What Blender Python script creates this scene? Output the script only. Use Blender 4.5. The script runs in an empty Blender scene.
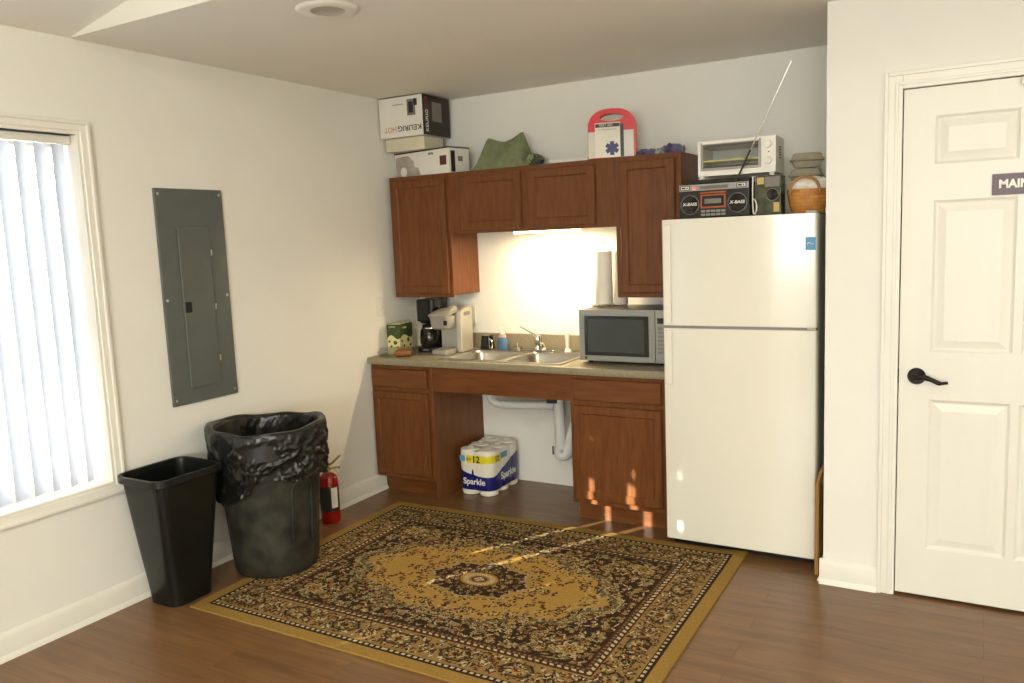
import bpy, bmesh, math, random
import numpy as np
from mathutils import Vector, Matrix
random.seed(7)
PI = math.pi
C = bpy.context.scene.collection

# ------------------------------------------------------------------ materials
def lin(c):
    r = []
    for v in c:
        v /= 255.0
        r.append(v/12.92 if v <= .04045 else ((v+.055)/1.055)**2.4)
    return (r[0], r[1], r[2], 1)

def mat(name, col, rough=.5, metal=0, var=.06, scale=12, bump=0, bscale=200, coat=0, trans=0, ior=1.45, spec=.5, stretch=(1,1,1), col2=None, alpha=1, detail=3):
    m = bpy.data.materials.new(name); m.use_nodes = True
    n = m.node_tree.nodes; l = m.node_tree.links
    p = n['Principled BSDF']
    tc = n.new('ShaderNodeTexCoord'); mp = n.new('ShaderNodeMapping'); mp.inputs['Scale'].default_value = stretch
    l.new(tc.outputs['Object'], mp.inputs['Vector'])
    nz = n.new('ShaderNodeTexNoise'); nz.inputs['Scale'].default_value = scale; nz.inputs['Detail'].default_value = detail
    l.new(mp.outputs['Vector'], nz.inputs['Vector'])
    rp = n.new('ShaderNodeValToRGB')
    c = lin(col)
    if col2: c2 = lin(col2)
    else: c2 = tuple(min(1, v*(1+var)) for v in c[:3])+(1,); c = tuple(v*(1-var) for v in c[:3])+(1,)
    rp.color_ramp.elements[0].position = .35; rp.color_ramp.elements[1].position = .65
    rp.color_ramp.elements[0].color = c; rp.color_ramp.elements[1].color = c2
    l.new(nz.outputs['Fac'], rp.inputs['Fac']); l.new(rp.outputs['Color'], p.inputs['Base Color'])
    p.inputs['Roughness'].default_value = rough; p.inputs['Metallic'].default_value = metal
    p.inputs['Coat Weight'].default_value = coat; p.inputs['Coat Roughness'].default_value = .1
    p.inputs['Transmission Weight'].default_value = trans; p.inputs['IOR'].default_value = ior
    p.inputs['Specular IOR Level'].default_value = spec; p.inputs['Alpha'].default_value = alpha
    if bump:
        nb = n.new('ShaderNodeTexNoise'); nb.inputs['Scale'].default_value = bscale; nb.inputs['Detail'].default_value = 2
        l.new(mp.outputs['Vector'], nb.inputs['Vector'])
        b = n.new('ShaderNodeBump'); b.inputs['Strength'].default_value = bump; b.inputs['Distance'].default_value = .002
        l.new(nb.outputs['Fac'], b.inputs['Height']); l.new(b.outputs['Normal'], p.inputs['Normal'])
    return m

def emis(name, col, s):
    m = bpy.data.materials.new(name); m.use_nodes = True
    p = m.node_tree.nodes['Principled BSDF']
    p.inputs['Base Color'].default_value = lin(col)
    p.inputs['Emission Color'].default_value = lin(col); p.inputs['Emission Strength'].default_value = s
    return m

M = {}
M['wall'] = mat('wall_paint', (230,228,219), .75, var=.012, scale=3, bump=.25, bscale=160)
M['ceil'] = mat('ceiling_paint', (236,234,226), .9, var=.01, scale=3, bump=.2, bscale=140)
M['trim'] = mat('trim_paint', (228,225,214), .35, var=.01, scale=5)
M['door'] = mat('door_paint', (226,223,212), .38, var=.01, scale=4, bump=.12, bscale=60, stretch=(3,3,.4))
M['steel'] = mat('brushed_steel', (190,186,176), .3, 1, var=.05, scale=30, stretch=(.3,4,4))
M['steel_front'] = mat('silver_plastic', (146,147,141), .38, .6, var=.04, scale=30, stretch=(.2,1,6))
M['chrome'] = mat('chrome', (215,212,205), .1, 1, var=.03)
M['black'] = mat('black_plastic', (20,20,20), .35, var=.2, scale=20)
M['blackgloss'] = mat('gloss_black', (14,14,14), .12, var=.2)
M['binblack'] = mat('bin_plastic', (17,19,16), .3, var=.25, scale=6, bump=.25, bscale=120)
M['bindirty'] = mat('scuffed_bin_plastic', (25,25,21), .5, col2=(56,55,45), scale=11, bump=.3, bscale=60, detail=6)
M['bag'] = mat('bin_bag_film', (24,24,20), .33, var=.25, scale=10, bump=.5, bscale=14, stretch=(1,1,1.6), coat=.1)
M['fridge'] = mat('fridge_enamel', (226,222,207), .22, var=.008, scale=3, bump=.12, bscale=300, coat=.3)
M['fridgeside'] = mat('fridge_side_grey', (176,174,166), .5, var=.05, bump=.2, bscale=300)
M['gasket'] = mat('grey_gasket', (135,132,126), .4, .4)
M['white'] = mat('white_plastic', (225,222,212), .35, var=.015)
M['offwhite'] = mat('cream_card', (205,198,172), .7, var=.03)
M['paper'] = mat('white_paper', (228,223,208), .9, var=.02, bump=.4, bscale=90)
M['panelgrey'] = mat('grey_steel_paint', (92,97,93), .38, .1, var=.03, bump=.1)
M['counter'] = mat('beige_laminate', (130,120,97), .38, col2=(148,138,113), scale=140)
M['green'] = mat('green_cloth', (117,125,92), .95, var=.12, scale=30, bump=.6, bscale=220)
M['greenprint'] = mat('speckled_green_fabric', (50,66,36), .95, col2=(150,160,120), scale=90, bump=.4)
M['red'] = mat('red_enamel', (150,18,14), .25, var=.06, coat=.4)
M['redclear'] = mat('translucent_red_plastic', (225,45,52), .25, var=.05, trans=.25)
def thin_glass(name, col, refl, rough=.02):
    m = bpy.data.materials.new(name); m.use_nodes = True; n = m.node_tree.nodes; l = m.node_tree.links; n.remove(n['Principled BSDF'])
    t = n.new('ShaderNodeBsdfTransparent'); t.inputs['Color'].default_value = lin(col); g = n.new('ShaderNodeBsdfGlossy'); g.inputs['Roughness'].default_value = rough
    lw = n.new('ShaderNodeLayerWeight'); fr = n.new('ShaderNodeMath'); fr.operation = 'POWER'; fr.inputs[1].default_value = 4; l.new(lw.outputs['Facing'], fr.inputs[0]); ad = n.new('ShaderNodeMath'); ad.operation = 'MULTIPLY_ADD'; ad.inputs[1].default_value = .5; ad.inputs[2].default_value = refl+.03; ad.use_clamp = True
    mx = n.new('ShaderNodeMixShader'); l.new(fr.outputs[0], ad.inputs[0]); l.new(ad.outputs[0], mx.inputs['Fac']); l.new(t.outputs[0], mx.inputs[1]); l.new(g.outputs[0], mx.inputs[2]); l.new(mx.outputs[0], n['Material Output'].inputs['Surface'])
    return m
M['clear'] = thin_glass('clear_plastic', (242,242,240), .05, .1)
M['glass'] = thin_glass('window_glass', (248,250,250), .0)
M['darkglass'] = mat('dark_glass', (30,33,32), .08, var=.1)
M['brass'] = mat('aged_brass', (150,130,85), .35, .9)
M['bronze'] = mat('dark_bronze', (40,34,29), .35, .8, var=.15)
M['orange'] = mat('orange_frame', (160,80,45), .4, .3)
M['navy'] = mat('navy_print', (22,28,92), .35, var=.08)
M['lblue'] = mat('light_blue_print', (90,150,190), .4, var=.05)
M['yellow'] = mat('yellow_print', (225,205,30), .4, var=.03)
M['purple'] = mat('purple_film', (50,44,92), .3, col2=(108,104,136), scale=25)
M['cardboard'] = mat('cardboard', (150,112,60), .85, var=.08, scale=18)
M['pulp'] = mat('moulded_pulp', (172,163,140), .95, var=.08, scale=25, bump=.8, bscale=120)
M['pvc'] = mat('white_pipe', (205,206,202), .35, var=.02)
M['inkdark'] = mat('dark_ink', (35,33,32), .5, var=.05)
M['inkred'] = mat('faded_red_ink', (205,120,95), .5, var=.05)
M['grey'] = mat('grey_print', (120,115,108), .5, var=.1)
M['browncard'] = mat('dark_brown_print', (40,33,27), .45, var=.1)
M['brownred'] = mat('red_brown_print', (90,40,28), .45, var=.1)
M['blind'] = None
M['soap'] = mat('blue_soap', (92,126,158), .1, var=.04, trans=.3, ior=1.33)
M['olive'] = mat('dark_green_print', (44,56,30), .5, col2=(68,84,44), scale=40)
M['cream'] = mat('yellow_cream_print', (212,204,146), .5, var=.05)
M['bread'] = mat('brown_bread', (150,92,45), .7, var=.15, scale=30, bump=.4)
M['coffee'] = mat('carafe_glass', (52,46,38), .05, var=.1, trans=.5)
M['silver'] = mat('silver_champagne', (170,167,156), .32, .5, var=.02)
M['silverlight'] = mat('pale_silver', (184,179,164), .3, .35, var=.02)
M['ovencavity'] = mat('oven_cavity', (195,200,196), .4, .2)
M['tray'] = mat('tray_edge', (205,195,120), .3, .4)
M['toggle'] = M['trim']
M['sunlit'] = mat('outdoor_gravel', (190,188,180), .9, var=.1, scale=2)
M['maroon'] = mat('maroon_sign', (74,40,48), .35, var=.05)
M['lampon'] = emis('lit_diffuser', (255,226,170), 38)
M['lampmain'] = emis('lit_ceiling_diffuser', (255,236,205), 9)
M['led'] = emis('red_indicator', (255,50,60), 6)

def wood_mat(name, c1, c2, stretch, rough=.38, scale=9):
    m = mat(name, c1, rough, col2=c2, scale=scale, stretch=stretch, bump=.12, bscale=40, coat=0, detail=6, spec=.35)
    return m
M['wood'] = wood_mat('cherry_wood_vertical', (97,55,25), (113,68,33), (6,6,.7))
M['woodh'] = wood_mat('cherry_wood_horizontal', (97,55,25), (113,67,32), (.7,6,6))
M['woodside'] = wood_mat('cabinet_side_laminate', (108,66,34), (122,77,42), (5,5,.6), rough=.45)

def wicker_mat():
    m = mat('woven_splint', (150,95,38), .55, var=.1)
    n = m.node_tree.nodes; l = m.node_tree.links; p = n['Principled BSDF']
    tc = n['Texture Coordinate']
    br = n.new('ShaderNodeTexBrick'); br.inputs['Scale'].default_value = 40
    br.inputs['Color1'].default_value = lin((196,136,60)); br.inputs['Color2'].default_value = lin((170,108,44)); br.inputs['Mortar'].default_value = lin((128,78,30))
    br.inputs['Mortar Size'].default_value = .03; br.inputs['Brick Width'].default_value = 1.5; br.inputs['Row Height'].default_value = .62; br.inputs['Mortar Smooth'].default_value = 1
    l.new(tc.outputs['UV'], br.inputs['Vector']); l.new(br.outputs['Color'], p.inputs['Base Color'])
    return m

def floor_mat():
    m = bpy.data.materials.new('laminate_planks'); m.use_nodes = True
    n = m.node_tree.nodes; l = m.node_tree.links; p = n['Principled BSDF']
    tc = n.new('ShaderNodeTexCoord')
    br = n.new('ShaderNodeTexBrick'); br.offset = .37; br.inputs['Scale'].default_value = 1
    br.inputs['Brick Width'].default_value = 1.25; br.inputs['Row Height'].default_value = .125
    br.inputs['Mortar Size'].default_value = .0012; br.inputs['Mortar Smooth'].default_value = .1
    br.inputs['Color1'].default_value = (.25,.25,.25,1); br.inputs['Color2'].default_value = (.8,.8,.8,1); br.inputs['Mortar'].default_value = (0,0,0,1)
    l.new(tc.outputs['Object'], br.inputs['Vector'])
    mp = n.new('ShaderNodeMapping'); mp.inputs['Scale'].default_value = (1.1,11,1); l.new(tc.outputs['Object'], mp.inputs['Vector'])
    add = n.new('ShaderNodeVectorMath'); add.operation = 'ADD'
    l.new(mp.outputs['Vector'], add.inputs[0]); 
    sc = n.new('ShaderNodeVectorMath'); sc.operation = 'SCALE'; sc.inputs['Scale'].default_value = 7
    l.new(br.outputs['Color'], sc.inputs[0]); l.new(sc.outputs['Vector'], add.inputs[1])
    nz = n.new('ShaderNodeTexNoise'); nz.inputs['Scale'].default_value = 2.2; nz.inputs['Detail'].default_value = 7; nz.inputs['Distortion'].default_value = .8
    l.new(add.outputs['Vector'], nz.inputs['Vector'])
    rp = n.new('ShaderNodeValToRGB'); e = rp.color_ramp.elements
    e[0].position = .28; e[0].color = lin((104,73,44)); e[1].position = .78; e[1].color = lin((134,99,63))
    l.new(nz.outputs['Fac'], rp.inputs['Fac'])
    mx = n.new('ShaderNodeMix'); mx.data_type = 'RGBA'; mx.blend_type = 'MULTIPLY'; mx.inputs['Factor'].default_value = 1
    r2 = n.new('ShaderNodeValToRGB'); r2.color_ramp.elements[0].color = (.55,.52,.5,1); r2.color_ramp.elements[0].position = 0
    r2.color_ramp.elements[1].color = (1.05,1.03,1,1); r2.color_ramp.elements[1].position = .8
    a = r2.color_ramp.elements.new(.2); a.color = (.93,.93,.92,1)
    l.new(br.outputs['Color'], r2.inputs['Fac'])
    l.new(rp.outputs['Color'], mx.inputs['A']); l.new(r2.outputs['Color'], mx.inputs['B'])
    l.new(mx.outputs['Result'], p.inputs['Base Color'])
    p.inputs['Roughness'].default_value = .3
    b = n.new('ShaderNodeBump'); b.inputs['Strength'].default_value = .15; b.inputs['Distance'].default_value = .001
    l.new(nz.outputs['Fac'], b.inputs['Height']); l.new(b.outputs['Normal'], p.inputs['Normal'])
    return m
M['floor'] = floor_mat(); M['wicker'] = wicker_mat()

def blind_mat():
    m = bpy.data.materials.new('blind_vinyl'); m.use_nodes = True
    n = m.node_tree.nodes; l = m.node_tree.links; p = n['Principled BSDF']
    p.inputs['Base Color'].default_value = lin((206,208,214)); p.inputs['Roughness'].default_value = .5
    t = n.new('ShaderNodeBsdfTranslucent'); t.inputs['Color'].default_value = lin((236,236,236))
    mx = n.new('ShaderNodeMixShader'); mx.inputs['Fac'].default_value = .14
    l.new(p.outputs['BSDF'], mx.inputs[1]); l.new(t.outputs['BSDF'], mx.inputs[2]); l.new(mx.outputs['Shader'], n['Material Output'].inputs['Surface'])
    return m
M['blind'] = blind_mat()

# ------------------------------------------------------------------ mesh helpers
def NB(): return bmesh.new()
def box(b, x0, x1, y0, y1, z0, z1, rz=0, c=None):
    vs = [b.verts.new((x, y, z)) for z in (z0, z1) for y in (y0, y1) for x in (x0, x1)]
    for f in ((0,2,3,1),(4,5,7,6),(0,1,5,4),(2,6,7,3),(0,4,6,2),(1,3,7,5)):
        b.faces.new([vs[i] for i in f])
    if rz:
        c = c or ((x0+x1)/2, (y0+y1)/2, 0)
        bmesh.ops.rotate(b, verts=vs, cent=c, matrix=Matrix.Rotation(rz, 3, 'Z'))
    return vs
def lathe(b, prof, cx=0, cy=0, n=32, sx=1, sy=1, axis='Z', cz=0, close=True):
    rings = []; allv = []
    for r, z in prof:
        ring = []
        for i in range(n):
            a = 2*PI*i/n
            u, v = r*math.cos(a)*sx, r*math.sin(a)*sy
            if axis == 'Z': co = (cx+u, cy+v, cz+z)
            elif axis == 'Y': co = (cx+u, cy+z, cz+v)
            else: co = (cx+z, cy+u, cz+v)
            ring.append(b.verts.new(co))
        rings.append(ring); allv += ring
    for a, c in zip(rings, rings[1:]):
        for i in range(n):
            b.faces.new((a[i], a[(i+1) % n], c[(i+1) % n], c[i]))
    if close:
        if prof[0][0] > 1e-5: b.faces.new(rings[0][::-1])
        if prof[-1][0] > 1e-5: b.faces.new(rings[-1])
    return allv
def tube(b, pts, r, n=12, closed=False, caps=True):
    pts = [Vector(p) for p in pts]; rs = r if isinstance(r, (list, tuple)) else [r]*len(pts)
    rings = []; up = None
    for i, p in enumerate(pts):
        if closed: t = (pts[(i+1) % len(pts)]-pts[i-1])
        else: t = pts[min(i+1, len(pts)-1)]-pts[max(i-1, 0)]
        t.normalize()
        if up is None:
            up = Vector((0,0,1)) if abs(t.z) < .9 else Vector((1,0,0))
        up = (up-t*up.dot(t)).normalized(); s = t.cross(up)
        rings.append([b.verts.new(p+rs[i]*(math.cos(2*PI*k/n)*up+math.sin(2*PI*k/n)*s)) for k in range(n)])
    m = len(rings)
    for i in range(m if closed else m-1):
        a, c = rings[i], rings[(i+1) % m]
        for k in range(n): b.faces.new((a[k], a[(k+1) % n], c[(k+1) % n], c[k]))
    if not closed and caps:
        b.faces.new(rings[0][::-1]); b.faces.new(rings[-1])
def smooth_path(pts, k=6):
    P = [Vector(p) for p in pts]; out = []
    for i in range(len(P)-1):
        p0, p1, p2, p3 = P[max(i-1,0)], P[i], P[i+1], P[min(i+2, len(P)-1)]
        for j in range(k):
            t = j/k
            out.append(.5*((2*p1)+(p2-p0)*t+(2*p0-5*p1+4*p2-p3)*t*t+(3*p1-p0-3*p2+p3)*t**3))
    out.append(P[-1]); return out
def prism(b, pts, z0, z1, axis='Z'):
    def co(p, z):
        return (p[0], p[1], z) if axis == 'Z' else (p[0], z, p[1]) if axis == 'Y' else (z, p[0], p[1])
    a = [b.verts.new(co(p, z0)) for p in pts]; c = [b.verts.new(co(p, z1)) for p in pts]
    n = len(pts)
    b.faces.new(a[::-1]); b.faces.new(c)
    for i in range(n): b.faces.new((a[i], a[(i+1) % n], c[(i+1) % n], c[i]))
def rrect(x0, x1, y0, y1, r, k=5):
    out = []
    for cx, cy, a0 in ((x1-r, y1-r, 0), (x0+r, y1-r, PI/2), (x0+r, y0+r, PI), (x1-r, y0+r, 1.5*PI)):
        for i in range(k+1):
            a = a0+PI/2*i/k; out.append((cx+r*math.cos(a), cy+r*math.sin(a)))
    return out
def loft(b, loops, cap0=True, cap1=True):
    R = [[b.verts.new(p) for p in L] for L in loops]
    n = len(R[0])
    for a, c in zip(R, R[1:]):
        for i in range(n): b.faces.new((a[i], a[(i+1) % n], c[(i+1) % n], c[i]))
    if cap0: b.faces.new(R[0][::-1])
    if cap1: b.faces.new(R[-1])
def profile_panel(b, x0, x1, z0, z1, y, steps):
    """concentric rectangles facing -y; steps = (inset, depth) from the rim inwards"""
    loops = []
    for i, d in steps:
        loops.append([(x0+i, y+d, z0+i), (x1-i, y+d, z0+i), (x1-i, y+d, z1-i), (x0+i, y+d, z1-i)])
    loft(b, loops, cap0=False)
def slab_door(b, x0, x1, z0, z1, y, th, stile=.042, rec=.007):
    profile_panel(b, x0, x1, z0, z1, y, [(0,.006),(.005,0),(stile,0),(stile+.007,rec),(stile+.02,rec+.001)])
    loft(b, [[(x0,y+.006,z0),(x1,y+.006,z0),(x1,y+.006,z1),(x0,y+.006,z1)], [(x0,y+th,z0),(x1,y+th,z0),(x1,y+th,z1),(x0,y+th,z1)]], cap0=False)

def root_inv(p):
    while p.parent: p = p.parent
    return (Matrix.Translation(p.location) @ p.rotation_euler.to_matrix().to_4x4()).inverted()
def mk(name, b, m, parent=None, world=True, bevel=0, seg=2, sharp=35, label=None, cat=None, group=None, kind=None, origin=None, subsurf=0, merge=False):
    if merge: bmesh.ops.remove_doubles(b, verts=b.verts, dist=1e-5)
    bmesh.ops.recalc_face_normals(b, faces=b.faces)
    me = bpy.data.meshes.new(name); b.to_mesh(me); b.free()
    o = bpy.data.objects.new(name, me); C.objects.link(o)
    for mm in (m if isinstance(m, (list, tuple)) else [m]): me.materials.append(mm)
    if parent is not None:
        if world: me.transform(root_inv(parent))
        o.parent = parent
    elif world:
        co = [v.co for v in me.vertices]
        if origin is None:
            origin = ((min(v.x for v in co)+max(v.x for v in co))/2, (min(v.y for v in co)+max(v.y for v in co))/2, min(v.z for v in co))
        me.transform(Matrix.Translation(-Vector(origin))); o.location = origin
    me.polygons.foreach_set('use_smooth', [True]*len(me.polygons)); me.set_sharp_from_angle(angle=math.radians(sharp))
    if bevel:
        bv = o.modifiers.new('bevel', 'BEVEL'); bv.width = bevel; bv.segments = seg; bv.limit_method = 'ANGLE'; bv.angle_limit = math.radians(40); bv.harden_normals = True
    if subsurf:
        s = o.modifiers.new('sub', 'SUBSURF'); s.levels = subsurf; s.render_levels = subsurf
    if label: o['label'] = label
    if cat: o['category'] = cat
    if group: o['group'] = group
    if kind: o['kind'] = kind
    return o
def struct(name, b, m, parent=None, **k):
    o = mk(name, b, m, parent, kind='structure' if parent is None else None, **k); return o
def thing(name, label, cat, loc, rotz=0, group=None):
    o = bpy.data.objects.new(name, None); C.objects.link(o); o.empty_display_size = .05
    o.location = loc; o.rotation_euler = (0,0,rotz); o['label'] = label; o['category'] = cat
    if group: o['group'] = group
    return o
def text(s, size, m, parent, loc, rot=(PI/2,0,0), ext=.0004, name='lettering', align='CENTER', sx=1, world=True, bold=0, shear=0, label=None):
    cu = bpy.data.curves.new('txt', 'FONT'); cu.body = s; cu.size = size; cu.extrude = ext; cu.align_x = align; cu.align_y = 'CENTER'; cu.offset = bold; cu.shear = shear
    t = bpy.data.objects.new('txt', cu); C.objects.link(t)
    bpy.context.view_layer.update()
    me = bpy.data.meshes.new_from_object(t.evaluated_get(bpy.context.evaluated_depsgraph_get()))
    bpy.data.objects.remove(t)
    from mathutils import Euler
    T = Matrix.Translation(loc) @ Euler(rot).to_matrix().to_4x4() @ Matrix.Diagonal((sx,1,1,1))
    me.transform(T)
    o = bpy.data.objects.new(name, me); C.objects.link(o); me.materials.clear(); me.materials.append(m)
    if parent is not None:
        if world: me.transform(root_inv(parent))
        o.parent = parent
    if label: o['label'] = label
    return o

# ------------------------------------------------------------------ camera
cam = bpy.data.cameras.new('cam'); camo = bpy.data.objects.new('camera', cam); C.objects.link(camo)
yaw, pitch, roll = .5246, -.1261, -.0411
fwd = Vector((-math.sin(yaw)*math.cos(pitch), math.cos(yaw)*math.cos(pitch), math.sin(pitch)))
rt = Vector((math.cos(yaw), math.sin(yaw), 0)); up = rt.cross(fwd)
r2 = math.cos(roll)*rt+math.sin(roll)*up; u2 = -math.sin(roll)*rt+math.cos(roll)*up
camo.matrix_world = Matrix(((r2.x,u2.x,-fwd.x,3.2362),(r2.y,u2.y,-fwd.y,-4.3926),(r2.z,u2.z,-fwd.z,1.5383),(0,0,0,1)))
cam.sensor_width = 36; cam.lens = 811.2/1024*36; cam.clip_start = .05
bpy.context.scene.camera = camo

# ------------------------------------------------------------------ room shell
RX, RY = 6.0, -8.0          # room extents
CE = 2.42                   # kitchen ceiling
GY = -2.288                 # gable over the kitchen
WY0, WY1, WZ0, WZ1 = -4.37, -2.3113, .5646, 2.034
DY = -.82                   # door wall plane
DX0, DX1, DH = 2.963, 3.775, 2.05
peak = CE+.205*3
b = NB(); box(b, -.15, RX+.12, RY-.12, .15, -.1, 0); struct('floor', b, M['floor'], origin=(0,0,0))
b = NB()
box(b, -.14, 0, WY1, .0, 0, CE); box(b, -.14, 0, RY, WY0, 0, CE); box(b, -.14, 0, WY0, WY1, 0, WZ0); box(b, -.14, 0, WY0, WY1, WZ1, CE)
struct('wall_left', b, M['wall'], origin=(0,0,0))
b = NB(); box(b, -.14, RX, 0, .12, 0, CE); struct('wall_back', b, M['wall'], origin=(0,0,0))
b = NB(); box(b, RX, RX+.12, RY, .12, 0, CE); struct('wall_right', b, M['wall'], origin=(0,0,0))
RW = (2.6, 5.4, .9, 2.1)      # opening in the unseen rear wall, added to let fill light in
b = NB(); box(b, -.14, RW[0], RY-.12, RY, 0, CE-.03); box(b, RW[1], RX+.12, RY-.12, RY, 0, CE-.03); box(b, RW[0], RW[1], RY-.12, RY, 0, RW[2]); box(b, RW[0], RW[1], RY-.12, RY, RW[3], CE-.03)
prism(b, [(-.14,CE-.03),(RX+.12,CE-.03),(RX+.12,CE),(3,peak)], RY-.12, RY, 'Y'); struct('wall_rear', b, M['wall'], origin=(0,0,0))
b = NB()
for (a0,a1,c0,c1) in ((RW[0],RW[1],RW[2],RW[2]+.05),(RW[0],RW[1],RW[3]-.05,RW[3]),(RW[0],RW[0]+.05,RW[2]+.05,RW[3]-.05),(RW[1]-.05,RW[1],RW[2]+.05,RW[3]-.05),(3.97,4.03,RW[2]+.05,RW[3]-.05)): box(b, a0, a1, RY-.09, RY-.05, c0, c1)
wn2 = struct('rear_fill_window', b, M['white'])  # window added behind the camera to brighten the room
b = NB(); box(b, RW[0]+.05, RW[1]-.05, RY-.073, RY-.069, RW[2]+.05, RW[3]-.05); mk('window_pane', b, M['glass'], wn2)
b = NB()
box(b, 2.684, 2.80, DY+.12, 0, 0, CE); box(b, 2.684, DX0-.0, DY, DY+.12, 0, CE); box(b, DX1, RX, DY, DY+.12, 0, CE); box(b, DX0, DX1, DY, DY+.12, DH, CE)
bmesh.ops.remove_doubles(b, verts=b.verts, dist=1e-5)
struct('wall_alcove', b, M['wall'], origin=(0,0,0))
b = NB(); box(b, -.14, RX, GY, .12, CE, CE+.1); 
ceil_k = struct('ceiling', b, M['ceil'], origin=(0,0,0))
b = NB(); prism(b, [(-.05,CE+.0),(RX+.0,CE+.0),(RX,CE+.02),(3,peak+.02),(0,CE+.02)], GY-.006, GY-.0005, 'Y'); struct('wall_gable', b, M['trim'], origin=(0,0,0))
b = NB()
prism(b, [(-.14,CE-.0287),(3,peak),(3,peak+.1),(-.14,CE+.1)], RY-.12, GY, 'Y')
prism(b, [(3,peak),(RX+.12,CE-.027),(RX+.12,CE+.1),(3,peak+.1)], RY-.12, GY, 'Y')
struct('ceiling_sloped', b, M['ceil'], origin=(0,0,0))

# baseboards
def baseboard(name, pts, h=.108, t=.014):
    b = NB()
    for (ax, ay), (bx, by), (nx, ny) in pts:
        L = []
        for (o_, z) in ((0,0),(t+.012,0),(t+.010,.010),(t,.022),(t,h-.018),(t*.6,h-.006),(.003,h),(0,h)):
            L.append((o_, z))
        A = [(ax+nx*o_, ay+ny*o_, z) for o_, z in L]; B = [(bx+nx*o_, by+ny*o_, z) for o_, z in L]
        loft(b, [A, B])
    struct(name, b, M['trim'], origin=(0,0,0))
baseboard('baseboard_left', [((0,RY),(0,-.478),(1,0))])
baseboard('baseboard_door_wall', [((2.684-.014,DY),(2.8988,DY),(0,-1)), ((2.684,DY),(2.684,-.03),(-1,0)), ((DX1+.064,DY),(RX,DY),(0,-1))])
baseboard('baseboard_right', [((RX,RY),(RX,DY),(-1,0))])

# window: casing, frame, pane, blind
def casing(name, rects):
    b = NB()
    for r in rects: loft(b, r)
    struct(name, b, M['trim'], origin=(0,0,0))
def frame_loop(y0, y1, z0, z1, prof):
    """picture-frame casing on x=0, prof = (inset from outer, projection)"""
    loops = []
    for i, d in prof: loops.append([(d, y0+i, z0+i), (d, y1-i, z0+i), (d, y1-i, z1-i), (d, y0+i, z1-i)])
    return loops
OY0, OY1, OZ0, OZ1 = WY0-.057, -2.2546, .508, 2.091
b = NB()
loft(b, frame_loop(OY0, OY1, OZ0, OZ1, [(0,0),(0,.018),(.004,.021),(.014,.021),(.018,.015),(.040,.013),(.044,.009),(.055,.009),(.057,.005),(.057,-.11),(.051,-.11),(.051,0)]), cap0=False, cap1=False)
struct('trim_1', b, M['trim'], origin=(0,0,0))
win = thing('window_1', 'white framed window in the left wall', 'window', (-.1,(WY0+WY1)/2,WZ0)); win['kind'] = 'structure'; del win['category']; del win['label']
b = NB()
ww = .045; wm = (WY0+WY1)/2
for (a0, a1, c0, c1) in ((WY0,WY1,WZ0,WZ0+ww),(WY0,WY1,WZ1-ww,WZ1),(WY0,WY0+ww,WZ0+ww,WZ1-ww),(WY1-ww*.5,WY1,WZ0+ww,WZ1-ww),(wm-.04,wm+.04,WZ0+ww,WZ1-ww)):
    box(b, -.135, -.105, a0, a1, c0, c1)
mk('window_frame', b, M['white'], win)
for a0, a1 in ((WY0+ww, wm-.04), (wm+.04, WY1-ww*.5)):
    b = NB(); box(b, -.122, -.118, a0, a1, WZ0+ww, WZ1-ww); mk('window_pane', b, M['glass'], win)

bl = thing('vertical_blind', 'white vertical slat blind hanging inside the bright left window', 'window blind', (-.05,wm,WZ0))
b = NB(); box(b, -.07, -.028, WY0+.004, WY1-.006, WZ1-.036, WZ1-.003); mk('headrail', b, M['white'], bl, bevel=.003)
k = 0; y = WY1-.05
turned = {10, 11, 12, 15, 16, 24, 25}
while y > WY0+.05:
    ang = math.radians(30)
    if k in turned: ang = math.radians(-32)          # a few slats hang turned the other way and let the sun through
    a = ang+random.uniform(-.04,.04) if k not in turned else math.radians(-30.7)
    ux, uy = -math.sin(a), math.cos(a)
    b = NB(); n = 6; L0 = []; zt, zb_ = WZ1-.038, WZ0+.02+random.uniform(-.003,.003)
    rows = []
    for z in (zb_, (zb_+zt)/2, zt):
        row = []
        for i in range(n+1):
            t = -.0445+.089*i/n; c = .006*(1-(t/.0445)**2)*(k not in turned)
            row.append((-.05+ux*t-uy*c*-1*.8, y+uy*t+ux*c*-1*.8, z))
        rows.append(row)
    R = [[b.verts.new(p) for p in row] for row in rows]
    for r0, r1 in zip(R, R[1:]):
        for i in range(n): b.faces.new((r0[i], r0[i+1], r1[i+1], r1[i]))
    bmesh.ops.solidify(b, geom=b.faces[:], thickness=.0012)
    mk('slat', b, M['blind'], bl)
    y -= .0745; k += 1
# outside ground
b = NB(); box(b, -30, -.3, -30, 20, -.6, -.5); struct('ground_outside', b, M['sunlit'], origin=(-10,-5,-.5))

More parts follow.
